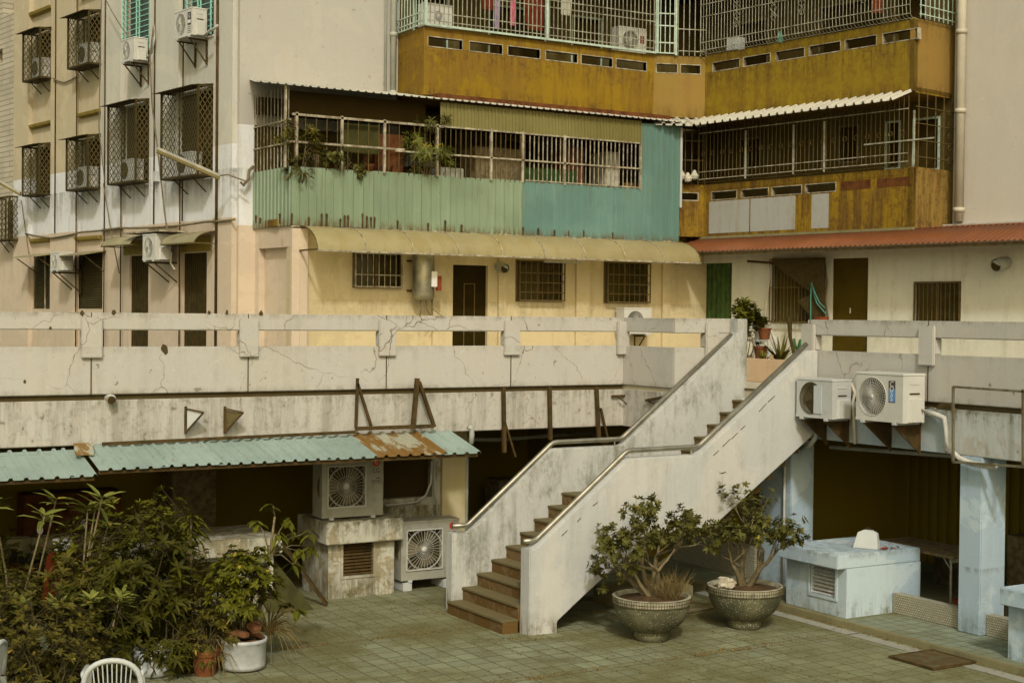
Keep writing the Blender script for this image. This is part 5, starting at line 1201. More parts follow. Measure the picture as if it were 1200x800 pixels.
# rust stains at the sheet foot
m_ = MB(); g = random.Random(8)
for x, y0, h in [(300,252,9),(305,255,8),(328,250,9),(342,250,12),(362,254,9),(377,250,13),(383,250,12),(399,256,9),(404,252,12),(408,252,12),(425,250,14),(430,253,10),(435,254,9),(439,254,9),(466,258,9),(502,261,8),(522,258,10),(541,263,7),(613,266,7),(631,267,6),(650,269,7),(667,270,6),(684,270,8),(718,272,6)]:
    a, z = fgr.px(x, y0, .03); zz = z - h*1.2/58; z = z-.05
    pts = [(a-.022,z+.02),(a-.012,z+.05),(a+.012,z+.05),(a+.024,z+.02),(a+.016,z-.05),(a+.018,max(5.5,zz)),(a-.018,max(5.5,zz)),(a-.014,z-.06)]
    m_.prism(pts, fgr, .024, .028)
m_.each('rust_streak', M['darksteel'], E)
m_ = MB(); m_.box(fgr, 12.9, 18.0, 5.44, 5.475, .03, .05); m_.build('white_flashing', M['pipe_white'], E)
m_ = MB(); hbars(m_, fgr, 9.7, 18.2, (5.475,), .03, .012); m_.build('bottom_flashing', M['bar_rust'], E)
# bars
posts = [347,400,450,512,575,612,661]
m_ = MB()
for x in posts: 
    a = fgr.px(x,160)[0]; m_.box(fgr, a-.022, a+.022, 6.5, 7.48, .0, .045)
a = fgr.px(334,120)[0]
m_.box(fgr, a-.02, a+.02, 6.5, 7.95, .0, .045); m_.box(fgr, 9.7, 12.7, 7.42, 7.46, .0, .045); m_.box(fgr, 12.7, 17.22, 7.43, 7.46, .0, .04); m_.box(fgr, 17.2, 17.235, 6.5, 7.46, .0, .04); m_.each('post', M['bar_rust'], E)
m_ = MB(); hbars(m_, fgr, a, 11.9, (6.96,), .02, .018); hbars(m_, fgr, 11.7, 17.2, (6.93,), .03, .015); hbars(m_, fgr, 14.5, 17.2, (6.55,), .02, .012); m_.build('cross_bars', M['bar_rust'], E)
m_ = MB(); vbars(m_, fgr, 14.6, 17.2, 6.5, 7.42, .01, 26, .0085); m_.build('bars', M['bar_rust'], E)
m_ = MB(); vbars(m_, fgr, 9.75, 12.0, 6.5, 7.42, .01, 11, .006); vbars(m_, fgr, 12.0, 14.6, 6.5, 7.42, .01, 24, .006); m_.build('bars', M['bar_brown'], E)
m_ = MB(); vbars(m_, fret, .1, 1.5, 6.5, 7.95, .0, 10, .007); hbars(m_, fret, 0, 1.6, (6.95,7.35), .01, .012); m_.build('side_bars', M['bar_rust'], E)
rf = MB(); corr_sheet(rf, lambda u,v,h: Vector((12.62+u, 23.86+.58*v, 7.93+.13*v+h)), 18.3-12.62, 1, .15, .022); rf.build('roof_sheet', M['sheet_white'], E)
rf = MB(); corr_sheet(rf, lambda u,v,h: Vector((8.95+u*(1-.14*v)+.52*v, 23.86+1.65*v, 7.93+.30*v+h)), 12.62-8.95, 1, .15, .022); rf.build('roof_sheet', M['sheet_white'], E)
m_ = MB(); m_.box(fgr, 12.62, 18.0, 7.985, 8.07, -.3, -.05); m_.build('fascia_strip', M['darkred'], E)
# things inside
m_ = MB(); m_.box(fgr, fgr.px(403,150)[0], fgr.px(448,150)[0], 6.85, 7.38, -.12, -.11); tag(m_.build('tarpaulin', M['tarp'], origin=fgr.pt(11.2,6.8,-.1)), 'olive tarpaulin hanging behind the bars of the green enclosure', 'tarpaulin')
m_ = MB(); m_.box(fgr, fgr.px(614,150)[0], fgr.px(680,150)[0], 6.52, 6.82, -.10, -.08); tag(m_.build('shade_cloth', simple('dull_green_cloth',(.022,.055,.010),.9,0,.3,5), origin=fgr.pt(15,6.5,-.1)), 'green cloth tied low behind the right part of the barred balcony', 'cloth')
g = random.Random(77)
cl_ = [('stacked cardboard box behind the bars, leftmost in the enclosure','wood'),('tall brown cupboard behind the bars right of the olive tarpaulin','darkred'),('pale enamel sink behind the middle bars','bar_light'),('brown wooden cabinet behind the wide right window bars','wood'),('orange brown board standing behind the right window bars','darkred'),('pale hanging shirt behind the right end of the bars','cloth_pale'),('grey box on the shelf behind the middle bars','framegrey')]
for (lb, mt), (x, w_, z0, z1) in zip(cl_, ((372,.5,6.3,6.9),(470,.6,5.7,7.3),(545,.5,6.3,6.75),(600,1.0,5.7,7.2),(690,.45,5.7,7.35),(735,.35,6.6,7.3),(512,.35,6.75,7.1))):
    a = fgr.px(x,180)[0]; m_ = MB(); m_.box(fgr, a-w_/2, a+w_/2, z0, z1, -.9-g.uniform(0,.3), -.5); tag(m_.build('stored_item', M[mt], origin=fgr.pt(a, z0, -.6), bevel=.01), lb, 'stored item')
for i, (x, s, l) in enumerate(((390,.10,'small terracotta pot behind the bars, leftmost of three'),(428,.09,'small terracotta pot behind the bars, middle of three'),(438,.11,'small terracotta pot behind the bars, rightmost of three'))):
    a = fgr.px(x+10*i,195)[0]; m_ = MB(); m_.lathe([(0,0),(s*.7,0),(s,.16),(s*1.1,.17),(s*.9,.17)], (a,24.16,6.5), 14); tag(m_.build('flower_pot', M['terracotta'], origin=(a,24.16,6.5), smooth=True), l, 'flower pot', 'pots behind the green balcony bars')
shrub('balcony_plant', 'straggly leafy plant spilling over the left end of the green sheets', (9.9,24.1,6.5), 5, 2, .38, (.13,.03,.4), M['leaf_olive'], 5, spread=.9, nl=(4,7), r=.01)
shrub('balcony_plant', 'grey-flowered plant hanging over the green sheet left of centre', (10.65,23.97,6.5), 5, 2, .22, (.07,.05,.5), M['leaf_dull'], 6, spread=1.0, up=-.15, nl=(6,9), r=.008)
shrub('balcony_plant', 'pale spiky plant poking through the bars in the middle', (12.35,23.99,6.5), 4, 2, .36, (.20,.022,.35), M['leaf_bright'], 7, spread=.95, up=.05, nl=(5,8), r=.01)
shrub('balcony_plant', 'small tendril plant climbing at the top of the middle bars', (12.5,23.98,7.3), 3, 1, .25, (.16,.02,.25), M['leaf_dull'], 9, spread=.95, nl=(5,7), r=.008)
crown('trailing vine with small leaves at the left end of the green sheets', (9.85,24.0,6.25), .55, .28, (.09,.03,.6), M['leaf_olive'], 101, 60, z0=0, name='balcony_vine', nst=3)
crown('leafy tangle behind the bars of the left corner of the enclosure', (10.0,24.5,6.3), .95, .35, (.10,.03,.4), M['leaf_dark'], 102, 110, z0=0, name='balcony_vine', nst=4)
dp = thing('bent_spout', 'curled rusty spout at the left foot of the green sheets', 'spout', (9.5,25.4,6.3))
m_ = MB(); m_.tube(wp(fg, [(297,195),(292,200),(291,210),(285,217),(282,213)], .25), .03, 8); m_.build('pipe', M['cable'], dp, smooth=True)

# ------ downpipes
def dpx(fr, x0, y0, x1, y1, o): return [fr.pt(*fr.px(x0,y0,o), o), fr.pt(*fr.px(x1,y1,o), o)]
pts = dpx(F1, 1127.5, 60, 1122, 262, .22); A_, B_ = F1.px(1125,150,.22)
pipe('downpipe', 'cream downpipe running down the right end wall', [F1.pt(A_, 13, .22), F1.pt(A_, 5.75, .22)], .085, M['pipe_cream'], 'downpipe', collars=(.12,.52,.72,.97))
a_ = fg.px(461,60,.22)[0]
pipe('downpipe', 'grey downpipe left of the upper brown balcony', [fg.pt(a_, 13, .22), fg.pt(a_, 8.12, .22)], .06, M['pipe_grey'], 'downpipe', collars=(.2,.75,.98))
a_ = fg.px(453,60,.2)[0]
pipe('downpipe', 'thin second downpipe just left of the grey one', [fg.pt(a_, 13, .16), fg.pt(a_, 8.15, .16)], .025, M['pipe_grey'], 'downpipe')
# ------ ground floor fittings
h = thing('water_heater', 'upright steel water heater cylinder hung between barred window and dark door', 'water heater', (12.3,23.8,4.2))
a = fq.px(496,330,.25)[0]; zt = fq.px(496,296,.25)[1]; zb = fq.px(496,350,.25)[1]
m_ = MB(); m_.lathe([(0,zb-.02),(.15,zb-.02),(.20,zb+.03),(.205,zb+.06),(.205,zt-.06),(.19,zt),(0,zt+.03)], (a,23.8,0), 24); m_.build('tank', simple('dull_steel',(.33,.31,.22),.35,.8,.2,5), h, smooth=True)
m_ = MB(); 
for z in (zb+.15, zt-.15): m_.box(fq, a-.22, a+.22, z-.015, z+.015, 0, .05); 
m_.each('strap', M['darksteel'], h)
m_ = MB(); m_.wbox(a+.06,a+.17,23.57,23.60,zb+.22,zb+.50); m_.build('notice', M['label_white'], h); m_ = MB(); m_.wbox(a+.19,a+.27,23.59,23.65,zb+.15,zb+.42); m_.build('red_cover', M['red'], h)
for k, dx in enumerate((-.05, .06, .18)):
    m_ = MB(); m_.tube([(a+dx,23.8,zb),(a+dx,23.78,zb-.18),(a+dx+.12*k,23.83,zb-.32),(a+dx+.05,23.95,zb-.6)], .010, 6); m_.build('hose', M['cable'], h)
def ventpipe(label, fr, x, y, r, L_=.3):
    a, z = fr.px(x, y, L_); t = thing('vent_pipe', label, 'vent pipe', tuple(fr.pt(a, z, 0))); m_ = MB(); m_.tube([fr.pt(a,z+.04,0), fr.pt(a,z+.03,L_*.5), fr.pt(a-.02,z-.01,L_)], r, 14, False); m_.tube([fr.pt(a,z+.04,0), fr.pt(a,z+.03,L_*.5), fr.pt(a-.02,z-.01,L_-.02)], r*.85, 14, True); m_.build('duct', M['pipe_grey'], t, smooth=True)
    m_ = MB(); 
    c = fr.pt(a-.02,z-.01,L_-.015); m_.add([c + fr.A*r*.84*math.cos(k*.52) + Vector((0,0,r*.84*math.sin(k*.52))) + fr.n*.001 for k in range(12)], [tuple(range(12))]); m_.build('mouth', M['dark'], t)
ventpipe('round vent duct between the dark door and the middle barred window', fq, 593, 314, .09)
ventpipe('galvanised vent duct sticking out of the right wall', F1g, 1168, 310, .11)
a0, z0 = fq.px(732, 391, .4)
make_ac('small white unit half hidden behind the parapet below the third barred window', fq.pt(a0, z0, .38), 0, .66, .5, .28, 'round', 'ac_white', brackets=1)
m_ = MB(); m_.box(fq, fq.px(638,305,.5)[0], fq.px(680,305,.5)[0], 4.96, 5.0, .48, .54); tag(m_.build('tube_lamp', M['lamp_body'], origin=fq.pt(15,5.0,.5)), 'unlit white tube lamp under the long fibreglass awning', 'tube lamp')
# upper machines and washing
fb1 = FX(24.62)
a0, z0 = fb1.px(495, 31); make_ac('cream unit with one round dark vent behind the upper left cage corner', (a0, 24.55, z0), 0, .60, .42, .26, 'round', 'pipe_cream' if 0 else 'ac_white', fx=.30, r=.09, feet=False, side_cover=False)
a0, z0 = fb1.px(723, 62); make_ac('white unit with red square label inside the upper left cage', (a0, 24.55, z0), 0, .68, .52, .26, 'round', 'ac_white', badge=(.78,.93,.45,.75,'red'), fx=.28, r=.2)
cl = [(583,0,34,.10,'cloth_lilac','lilac cloth strip drying in the upper left cage'),(601,0,30,.10,'cloth_pink','pink cloth strip drying in the upper left cage'),(572,0,12,.22,'cloth_red','dark red garment, leftmost of the washing in the cage'),(628,3,36,.38,'cloth_red','wide dark red garment drying in the middle of the cage'),(664,2,18,.24,'cloth_pale','white folded cloth drying right of the dark red garment'),(617,5,27,.07,'cloth_red','narrow red ribbon of cloth drying between pink and dark red ones')]
for x, y0, y1, w_, mt, lb in cl:
    fr = FX(24.85); a, zt = fr.px(x, y0-10); _, zb = fr.px(x, y1); m_ = MB(); n = 8; v = []
    for k in range(n+1):
        for j in range(7): v.append((a-w_/2+w_*k/n, 24.85+.02*math.sin(k*2.1+j*.4), zt+(zb-zt)*j/6 + (.01*math.sin(k*3) if j == 6 else 0)))
    m_.add(v, [(k*7+j, k*7+j+1, (k+1)*7+j+1, (k+1)*7+j) for k in range(n) for j in range(6)]); m_.build('hanging_cloth', M[mt], origin=(a,24.85,zt), smooth=True)
    tag(bpy.data.objects[-1] if 0 else COL.objects[-1], lb, 'washing', 'washing hung in the upper left cage')
for x, y, mt, lb in ((768,16,'rope','small mint clothes hanger peg rack inside the cage'),(914,38,'rope','turquoise bottle on the ledge of the upper right cage'),(862,34,'white_plastic','white box on the ledge of the upper right cage'),(1027,6,'red','red and white container at the right end of the upper right cage')):
    fr = F1 if x > 800 else FX(24.85); oo = 1.0 if x > 800 else 0; a, z = fr.px(x, y+10, oo); m_ = MB()
    if 'bottle' in lb: m_.lathe([(0,0),(.06,0),(.065,.14),(.03,.2),(.025,.24),(0,.24)], fr.pt(a, 9.42, oo), 12)
    elif 'box' in lb: m_.box(fr, a-.15, a+.15, 9.42, 9.68, oo-.12, oo+.1)
    elif 'container' in lb: m_.box(fr, a-.07, a+.07, z, z+.25, oo-.08, oo+.06)
    else: m_.bar(fr.pt(a-.12,z,0), fr.pt(a+.12,z,0), .03); m_.tube([fr.pt(a,z,0), fr.pt(a,z+.12,0), fr.pt(a+.1,z+.15,0)], .01, 5)
    tag(m_.build('balcony_item', M[mt], origin=fr.pt(a, max(z,9.42), oo)), lb, 'household item')

# ------ right ground floor clutter
nt = thing('shade_net', 'dark netting draped across the large barred window at the right', 'netting', tuple(F1g.pt(*F1g.px(936,320,.2), .2)))
pts = [F1g.px(x, y, .2) for x, y in ((905,303),(966,304),(968,392),(925,384),(931,366),(950,352),(905,316))]
m_ = MB(); m_.prism(pts[:2]+[pts[2], F1g.px(948,368,.2), F1g.px(934,352,.2), F1g.px(953,345,.2), F1g.px(907,310,.2)], F1g, .2, .21); m_.build('net', M['netting'], nt)
m_ = MB(); m_.tube([F1g.pt(*F1g.px(925,372,.22),.22), F1g.pt(*F1g.px(926,395,.24),.24), F1g.pt(*F1g.px(931,415,.24),.24)], [.05,.035,.04], 8); m_.build('tied_end', M['netting'], nt)
rp = thing('rope', 'turquoise rope looped over the window bars beside the brown door', 'rope', tuple(F1g.pt(*F1g.px(950,330,.25),.25)))
m_ = MB(); m_.tube(wp(F1g, [(950,376),(950,350),(951,331),(953,340),(957,355),(963,362),(968,368)], .26), .013, 6); m_.tube(wp(F1g, [(951,331),(955,343),(960,354),(967,361)], .28), .011, 6); m_.build('strand', M['rope'], rp)
pipe('clothes_pole', 'pale bamboo pole leaning between the shrub and the netted window', wp(F1g, [(904,302),(899,350),(895,390)], .12), .02, M['pipe_cream'], 'pole')
pipe('wall_rod', 'dark rod fixed on the wall above the netted window', wp(F1g, [(876,306),(905,308)], .15), .025, M['darksteel'], 'rod')
pipe('cable', 'loose pale cable hanging between netted window and brown door', wp(F1g, [(966,305),(969,330),(967,350),(970,372)], .08), .018, M['cable'])
m_ = MB(); m_.prism([F1g.px(*p, .5) for p in ((897,384),(901,383),(914,412),(909,413))], F1g, .45, .5); tag(m_.build('board', M['pipe_white'], origin=F1g.pt(-19,2.9,.5)), 'thin white board leaning behind the plant shelf', 'board')

# planter kerb and plants at the stair top
PK = thing('planter_box', 'pinkish cream raised planter kerb at the top of the stairs', 'planter', (16.2,17.8,2.9))
m_ = MB(); m_.wbox(15.5,15.62,15.6,20.2,2.9,3.28); m_.wbox(15.62,17.6,15.6,15.72,2.9,3.28); m_.wbox(15.62,17.6,20.08,20.2,2.9,3.28); m_.build('kerb', M['pink'], PK, bevel=.008)
m_ = MB(); m_.wbox(15.62,17.6,15.72,20.08,2.9,3.2); m_.build('soil', M['soil'], PK)
fp_ = FY(16.3)
def at(x, y=None, X=16.3): fr = FY(X); a, z = fr.px(x, y if y else 415); return fr.pt(a, z)
p = at(876, 415); shrub('terrace_shrub', 'tall leafy shrub at the left of the terrace planter', (16.3, p.y, 3.2), 6, 3, .38, (.10,.05,.2), M['leaf_mid'], 15, spread=.6, up=.35, nl=(5,8), r=.015)
p = at(925, 415); 
def spiky(label, c, n, L, W, mat, seed, name='aloe_plant'):
    root = thing(name, label, 'plant', tuple(c)); g = random.Random(seed); m_ = MB()
    for k in range(n):
        a = g.uniform(0, 6.28); e = g.uniform(.35, 1.3); d = Vector((math.cos(a)*math.cos(e), math.sin(a)*math.cos(e), math.sin(e))); s = d.cross(Vector((0,0,1))).normalized(); ll = L*g.uniform(.6,1.1)
        pp = [Vector(c)+d*ll*t - Vector((0,0,.25*ll*t*t*math.cos(e))) for t in (0,.35,.7,1)]; ws = [W, W*1.1, W*.7, .003]
        v = []
        for q, w_ in zip(pp, ws): v += [q-s*w_/2, q+s*w_/2]
        m_.add(v, [(0,1,3,2),(2,3,5,4),(4,5,7,6)])
    m_.build('blades', mat, root); return root
spiky('large spiky aloe in the middle of the terrace planter', Vector((16.1,p.y,3.2)), 26, .62, .05, M['leaf_olive'], 2)
p = at(910, 417); spiky('low grassy plant next to the pot shelf', Vector((16.0,p.y,3.2)), 24, .3, .03, M['leaf_bright'], 3)
p = at(884, 417); spiky('low grassy plant beneath the terrace shrub', Vector((16.0,p.y,3.2)), 24, .25, .035, M['leaf_mid'], 4)
y0_, y1_ = at(905,400,16.5).y, at(873,400,16.5).y; zs = at(890,399,16.5).z
sh = thing('pot_shelf', 'small white shelf frame holding flower pots on the terrace planter', 'shelf', (16.5,(y0_+y1_)/2,3.2))
m_ = MB(); m_.wbox(16.4,16.65,y0_,y1_,zs-.02,zs+.02); m_.build('shelf_board', M['pipe_white'], sh)
for y in (y0_, (y0_+y1_)/2, y1_): m_ = MB(); m_.wbox(16.4,16.43,y-.015,y+.015,3.2,zs-.02); m_.build('leg', M['pipe_white'], sh)
def pot(label, c, r, h_, mat, grp=None, name='flower_pot'):
    m_ = MB(); m_.lathe([(0,0),(r*.72,0),(r*.95,h_*.8),(r*1.05,h_*.82),(r*1.08,h_),(r*.9,h_),(r*.88,h_*.9),(0,h_*.88)], c, 18); return tag(m_.build(name, mat, origin=c, smooth=False), label, 'flower pot', grp)
q = at(896,398,16.5); pot('orange terracotta pot standing on the white shelf', (16.5,q.y,zs+.021), .11, .20, M['terracotta'])
q = at(889,398,16.5); pot('small white pot standing on the white shelf', (16.5,q.y,zs+.021), .08, .14, M['white_plastic'])
q = at(889,415,16.45); pot('terracotta pot standing beneath the white shelf', (16.5,q.y,3.2), .12, .26, M['terracotta'])
q = at(941,400,16.6); wc = thing('watering_can', 'green plastic watering can behind the left end of the right parapet', 'watering can', (16.6,q.y,3.3))
m_ = MB(); m_.lathe([(0,3.25),(.09,3.25),(.10,3.45),(.07,3.58),(.04,3.6)], (16.6,q.y,0), 16); m_.build('body', M['green_plastic'], wc, smooth=True)
m_ = MB(); m_.tube([(16.6,q.y+.08,3.35),(16.6,q.y+.17,3.45),(16.6,q.y+.22,3.6)], .02, 8); m_.build('spout', M['green_plastic'], wc); m_ = MB(); m_.tube([(16.6,q.y-.05,3.58),(16.6,q.y-.14,3.54),(16.6,q.y-.09,3.35)], .015, 6); m_.build('handle', M['green_plastic'], wc)
q = at(963,371,17.2); pot('red bucket hanging behind the parapet by the rope', (17.6, at(963,371,17.6).y, 3.75), .12, .22, M['red'], name='bucket')
pw = F1.px(1113, 404, .3)[0]
spiky('two small weeds sprouting behind the right parapet opening', F1.pt(pw, 3.3, .3), 18, .22, .05, M['leaf_bright'], 8, 'weed_plant')

# =================================================================== LEFT WING
cL = 13.2087; FW = FD(cL); aR = -23.82; aLf = FW.px(22, 290)[0]
Wg = thing('side_wing_building', 'tan and white side wing with mesh window cages at the left', 'building', tuple(FW.pt(-29, 2.9, 0)))
lw = [hole(FW,38,300,62,362), hole(FW,90,297,120,362), hole(FW,152,300,178,364), hole(FW,214,297,242,364)]
lw = [(a,b,(2.9 if i > 1 else c),d) for i,(a,b,c,d) in enumerate(lw)]
zp = 5.70
m_ = MB(); m_.wall(FW, aLf-1.7, aR, 2.9, zp, -.2, 0, lw); m_.build('lower_wall', M['peach'], Wg)
rec = [FW.px(x, 200)[0] for x in (38,64,93,123,146,180,214,255)]
m_ = MB(); m_.box(FW, aLf-.1, aR, zp, 7.05, -.2, 0); m_.build('middle_wall', M['bandwhite'], Wg)
asp = FW.px(126, 60)[0]
gh = [hole(FW,147,-30,180,57), hole(FW,219,-40,252,40)]
m_ = MB(); m_.box(FW, aLf-.1, asp, 7.05, 14, -.2, 0); m_.build('upper_wall', M['tan'], Wg)
m_ = MB(); m_.wall(FW, asp, aR, 7.05, 14, -.2, 0, gh); m_.build('upper_wall', M['pale'], Wg)
for (a, b) in ((aLf-.1, rec[0]), (rec[1], rec[2]), (rec[3], rec[4]), (rec[5], rec[6]), (rec[7], aR)):
    for z0, z1, mt in ((2.9, zp, 'peach'), (zp, 7.05, 'bandwhite'), (7.05, 14, 'tan' if a < asp-.3 else 'pale')):
        if z0 == 2.9 and a == rec[3]: continue
        m_ = MB(); m_.box(FW, a, b, z0, z1, 0, .10); m_.build('pilaster', M[mt], Wg)
for i, h_ in enumerate(lw[:2]):
    m_ = MB(); m_.box(FW, *h_[:2], h_[2], h_[3], -.14, -.12); w_ = m_.build('louvre_window', M['dark'], Wg); m_ = MB(); n = 26
    for k in range(n):
        z = h_[2] + (h_[3]-h_[2])*(k+.5)/n; P = FW.pt
        m_.hexa([P(h_[0],z-.018,-.03),P(h_[1],z-.018,-.03),P(h_[1],z+.01,-.08),P(h_[0],z+.01,-.08),P(h_[0],z-.008,-.03),P(h_[1],z-.008,-.03),P(h_[1],z+.02,-.08),P(h_[0],z+.02,-.08)])
    m_.build('slats', M['cage'], w_)
    if i == 0: m_ = MB(); am = (h_[0]+h_[1])/2+.1; m_.box(FW, am-.02, am+.02, h_[2], h_[3], -.03, -.01); m_.build('mullion', M['bar_rust'], w_)
for h_ in lw[2:]:
    m_ = MB(); m_.box(FW, *h_[:2], h_[2], h_[3], -.14, -.12); w_ = m_.build('barred_door', M['dark'], Wg); m_ = MB(); vbars(m_, FW, h_[0]+.03, h_[1]-.03, 2.9, h_[3], -.05, 12, .012); m_.build('door_bars', M['cage_dark'], w_)
for h_ in gh:
    m_ = MB(); m_.box(FW, *h_[:2], h_[2], h_[3], -.15, -.12); w_ = m_.build('window', simple('bluish_dark_pane',(.07,.085,.07),.3,0,.2,2), Wg)
    m_ = MB(); m_.wall(FW, h_[0]-.04, h_[1]+.04, h_[2]-.04, h_[3], -.05, .02, [h_]); m_.build('frame', M['label_white'], w_)
    m_ = MB(); 
    for t in (.0,.12,.5,.6,.95): a = h_[0]+(h_[1]-h_[0])*t; m_.box(FW, a-.015, a+.015, h_[2], h_[3], .05, .07)
    z = h_[2]+.05
    while z < h_[3]: m_.box(FW, h_[0]-.02, h_[1], z-.007, z+.007, .05, .065); z += .11
    m_.build('green_grille', M['bar_green'], w_)
def hood(x0, x1, y):  # added mustard strip, its colour stands in for bounce light under a niche top
    a0, z = FW.px(x0, y); a1, _ = FW.px(x1, y); m_ = MB(); P = FW.pt; m_.hexa([P(a0,z-.01,.10),P(a1,z-.01,.10),P(a1,z-.05,.002),P(a0,z-.05,.002),P(a0,z+.05,.12),P(a1,z+.05,.12),P(a1,z+.05,.002),P(a0,z+.05,.002)]); m_.build('niche_bounce_trim', M['mustard_and_bounce'], Wg)
for x0, x1, y in ((39,64,19),(97,123,-2),(39,64,150),(95,123,137),(39,63,283),(92,120,281)): hood(x0, x1, y)
# mustard panels above doors
for h_ in lw[2:]: m_ = MB(); m_.box(FW, h_[0]-.25, h_[1]+.15, h_[3]+.02, h_[3]+.30, .004, .03); m_.build('door_head', M['mustard_and_bounce'], Wg)
# right front face of wing corner = blank wall of the main block; upper floors tiled far building
FB = thing('tiled_building', 'neighbouring beige tiled building at the far left edge', 'building', tuple(FW.pt(-38, 2.9, -.6)))
th_ = [hole(FW, -6, 60, 3, 73, -.4), hole(FW, 4, -60, 24, 11, -.4)]
aT = FW.px(24.5, 100)[0]
m_ = MB(); m_.wall(FW, -50, aT-.02, 5.0, 14, -.8, -.4, th_); m_.build('tiled_wall', M['tilewall'], FB)
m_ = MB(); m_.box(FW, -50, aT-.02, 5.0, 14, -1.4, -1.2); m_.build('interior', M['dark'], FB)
m_ = MB(); m_.box(FW, -50, aLf-1.72, 2.0, 5.0, -1.5, -1.0); m_.build('lower_wall', M['inside'], FB)
CG = 'mesh window cages on the side wing'
cage('large mesh cage nearest the building corner, behind the lamp arm', FW, 255, 102, 206, 1.5, .40, 'white unit standing in the large mesh cage nearest the corner')
cage('tall mesh cage second from the building corner', FW, 180, 119, 213, 1.3, .38, 'round-fanned unit standing in the second mesh cage from the corner')
cage('lower mesh cage third from the building corner', FW, 123, 160, 221, 1.12, .38, 'pale unit standing in the third lower mesh cage')
cage('lower mesh cage at the far left, fourth from the corner', FW, 64, 170, 228, .98, .36, None)
cage('upper mesh cage with peaked sheet roof beside the long hanging cables', FW, 124, 15, 76, 1.08, .38, 'small pale unit in the upper mesh cage beside the hanging cables')
cage('upper mesh cage at the far left, beside the tiled wall', FW, 65, 35, 92, 1.0, .36, 'bluish unit in the upper far left mesh cage')
cage('small mesh cage full of plants at the far left edge, below the tiled wall', FW, 26, 231, 281, 1.0, .3, None, roof=False)
# wing units
def wing_ac(label, x, y, w_, h_, d_, gap, **k):
    a0, z0 = FW.px(x, y, d_+gap); return make_ac(label, FW.pt(a0, z0, d_+gap-.02), FW.rot(), w_, h_, d_, 'round', 'ac_white', 'units bracketed on the side wing', gap=gap-.03, **k)
wing_ac('upper white unit with dark label nearest the building corner', 203, 47, .74, .50, .30, .12, brackets=1, badge=(.74,.92,.40,.88,'dark'), drop=.5)
pipe('hose', 'white lagged pipe from the uppermost wing unit to the wall', wp(FW, [(240,42),(246,36),(252,33),(255,30)], .25), .025, M['pipe_white'])
pipe('hose', 'white looping pipe beside the second upper wing unit', wp(FW, [(172,68),(178,62),(181,45),(180,30)], .2), .02, M['pipe_white'])
pipe('hose', 'curled pipe beside the lower wing unit', wp(FW, [(196,290),(201,297),(200,308),(205,316)], .3), .02, M['pipe_cream'])
wing_ac('upper white unit second from the corner below the long green grille', 141, 74, .58, .44, .30, .12, brackets=1)
wing_ac('lower white unit under a small sheet between the two curved awnings', 166, 305, .55, .48, .33, .30, brackets=1, drop=.5)
wing_ac('lowest small white unit between the two louvred windows', 58, 317, .45, .38, .33, .25, brackets=1, drop=.5)
def arc_awning(label, x0, x1, y, o, zt):
    a0, z0 = FW.px(x0, y, o); a1, _ = FW.px(x1, y, o); t = thing('curved_awning', label, 'awning', tuple(FW.pt(a0, z0, 0)), 0, 'small awnings on the side wing'); m_ = MB(); v = []
    for a in (a0, (a0+a1)/2, a1):
        for k in range(9): tt = math.pi/2*k/8; v.append(FW.pt(a, z0+(zt-z0)*math.cos(tt), .01+o*math.sin(tt)))
    m_.add(v, [(i*9+k, i*9+k+1, (i+1)*9+k+1, (i+1)*9+k) for i in range(2) for k in range(8)]); m_.build('sheet', M['canopy2'], t, smooth=True)
    m_ = MB()
    for a in (a0, a1): m_.tube([FW.pt(a, z0+(zt-z0)*math.cos(math.pi/2*k/8)-.01, .01+o*math.sin(math.pi/2*k/8)) for k in range(9)], .014, 5); m_.bar(FW.pt(a,z0,.0), FW.pt(a,z0,o), .02)
    m_.bar(FW.pt(a0,z0,o), FW.pt(a1,z0,o), .025); m_.build('awning_frame', M['bar_brown'], t)
M['canopy2'] = corr('greyed_fibreglass', (0.24, 0.215, 0.12), .45, .4, (.20,.17,.07), thr=.52)
arc_awning('left curved fibreglass awning over a barred door of the wing', 119, 153, 289, .55, FW.px(160,276,.1)[1])
arc_awning('right curved fibreglass awning over the barred door nearest the corner', 189, 228, 287, .55, FW.px(240,271,.1)[1])
def flat_awning(label, x0, x1, y, o):
    a0, z0 = FW.px(x0, y, o); a1, _ = FW.px(x1, y, o); t = thing('flat_awning', label, 'awning', tuple(FW.pt(a0, z0, 0)), 0, 'small awnings on the side wing'); P = FW.pt
    m_ = MB(); m_.hexa([P(a0,z0-.01,o),P(a1,z0-.01,o),P(a1,z0+.09,.01),P(a0,z0+.09,.01),P(a0,z0+.01,o),P(a1,z0+.01,o),P(a1,z0+.11,.01),P(a0,z0+.11,.01)]); m_.build('sheet', M['canopy2'], t)
    m_ = MB()
    for a in (a0+.1, a1-.1): m_.bar(P(a,z0-.02,o-.1), P(a,z0-.35,.01), .02)
    m_.each('strut', M['darksteel'], t)
flat_awning('flat sheet awning over the far left louvred window', 13, 41, 302, .6)
flat_awning('flat sheet awning over the second louvred window', 66, 96, 300, .55)
m_ = MB(); a0, z0 = FW.px(145, 274, .6); a1, _ = FW.px(180, 273, .6); m_.box(FW, a0, a1+.3, z0-.01, z0+.02, .05, .62); tag(m_.build('sheet_cover', M['bar_rust'], origin=FW.pt(a0, z0, .3)), 'thin rusty sheet laid above the lower white unit of the wing', 'sheet cover')
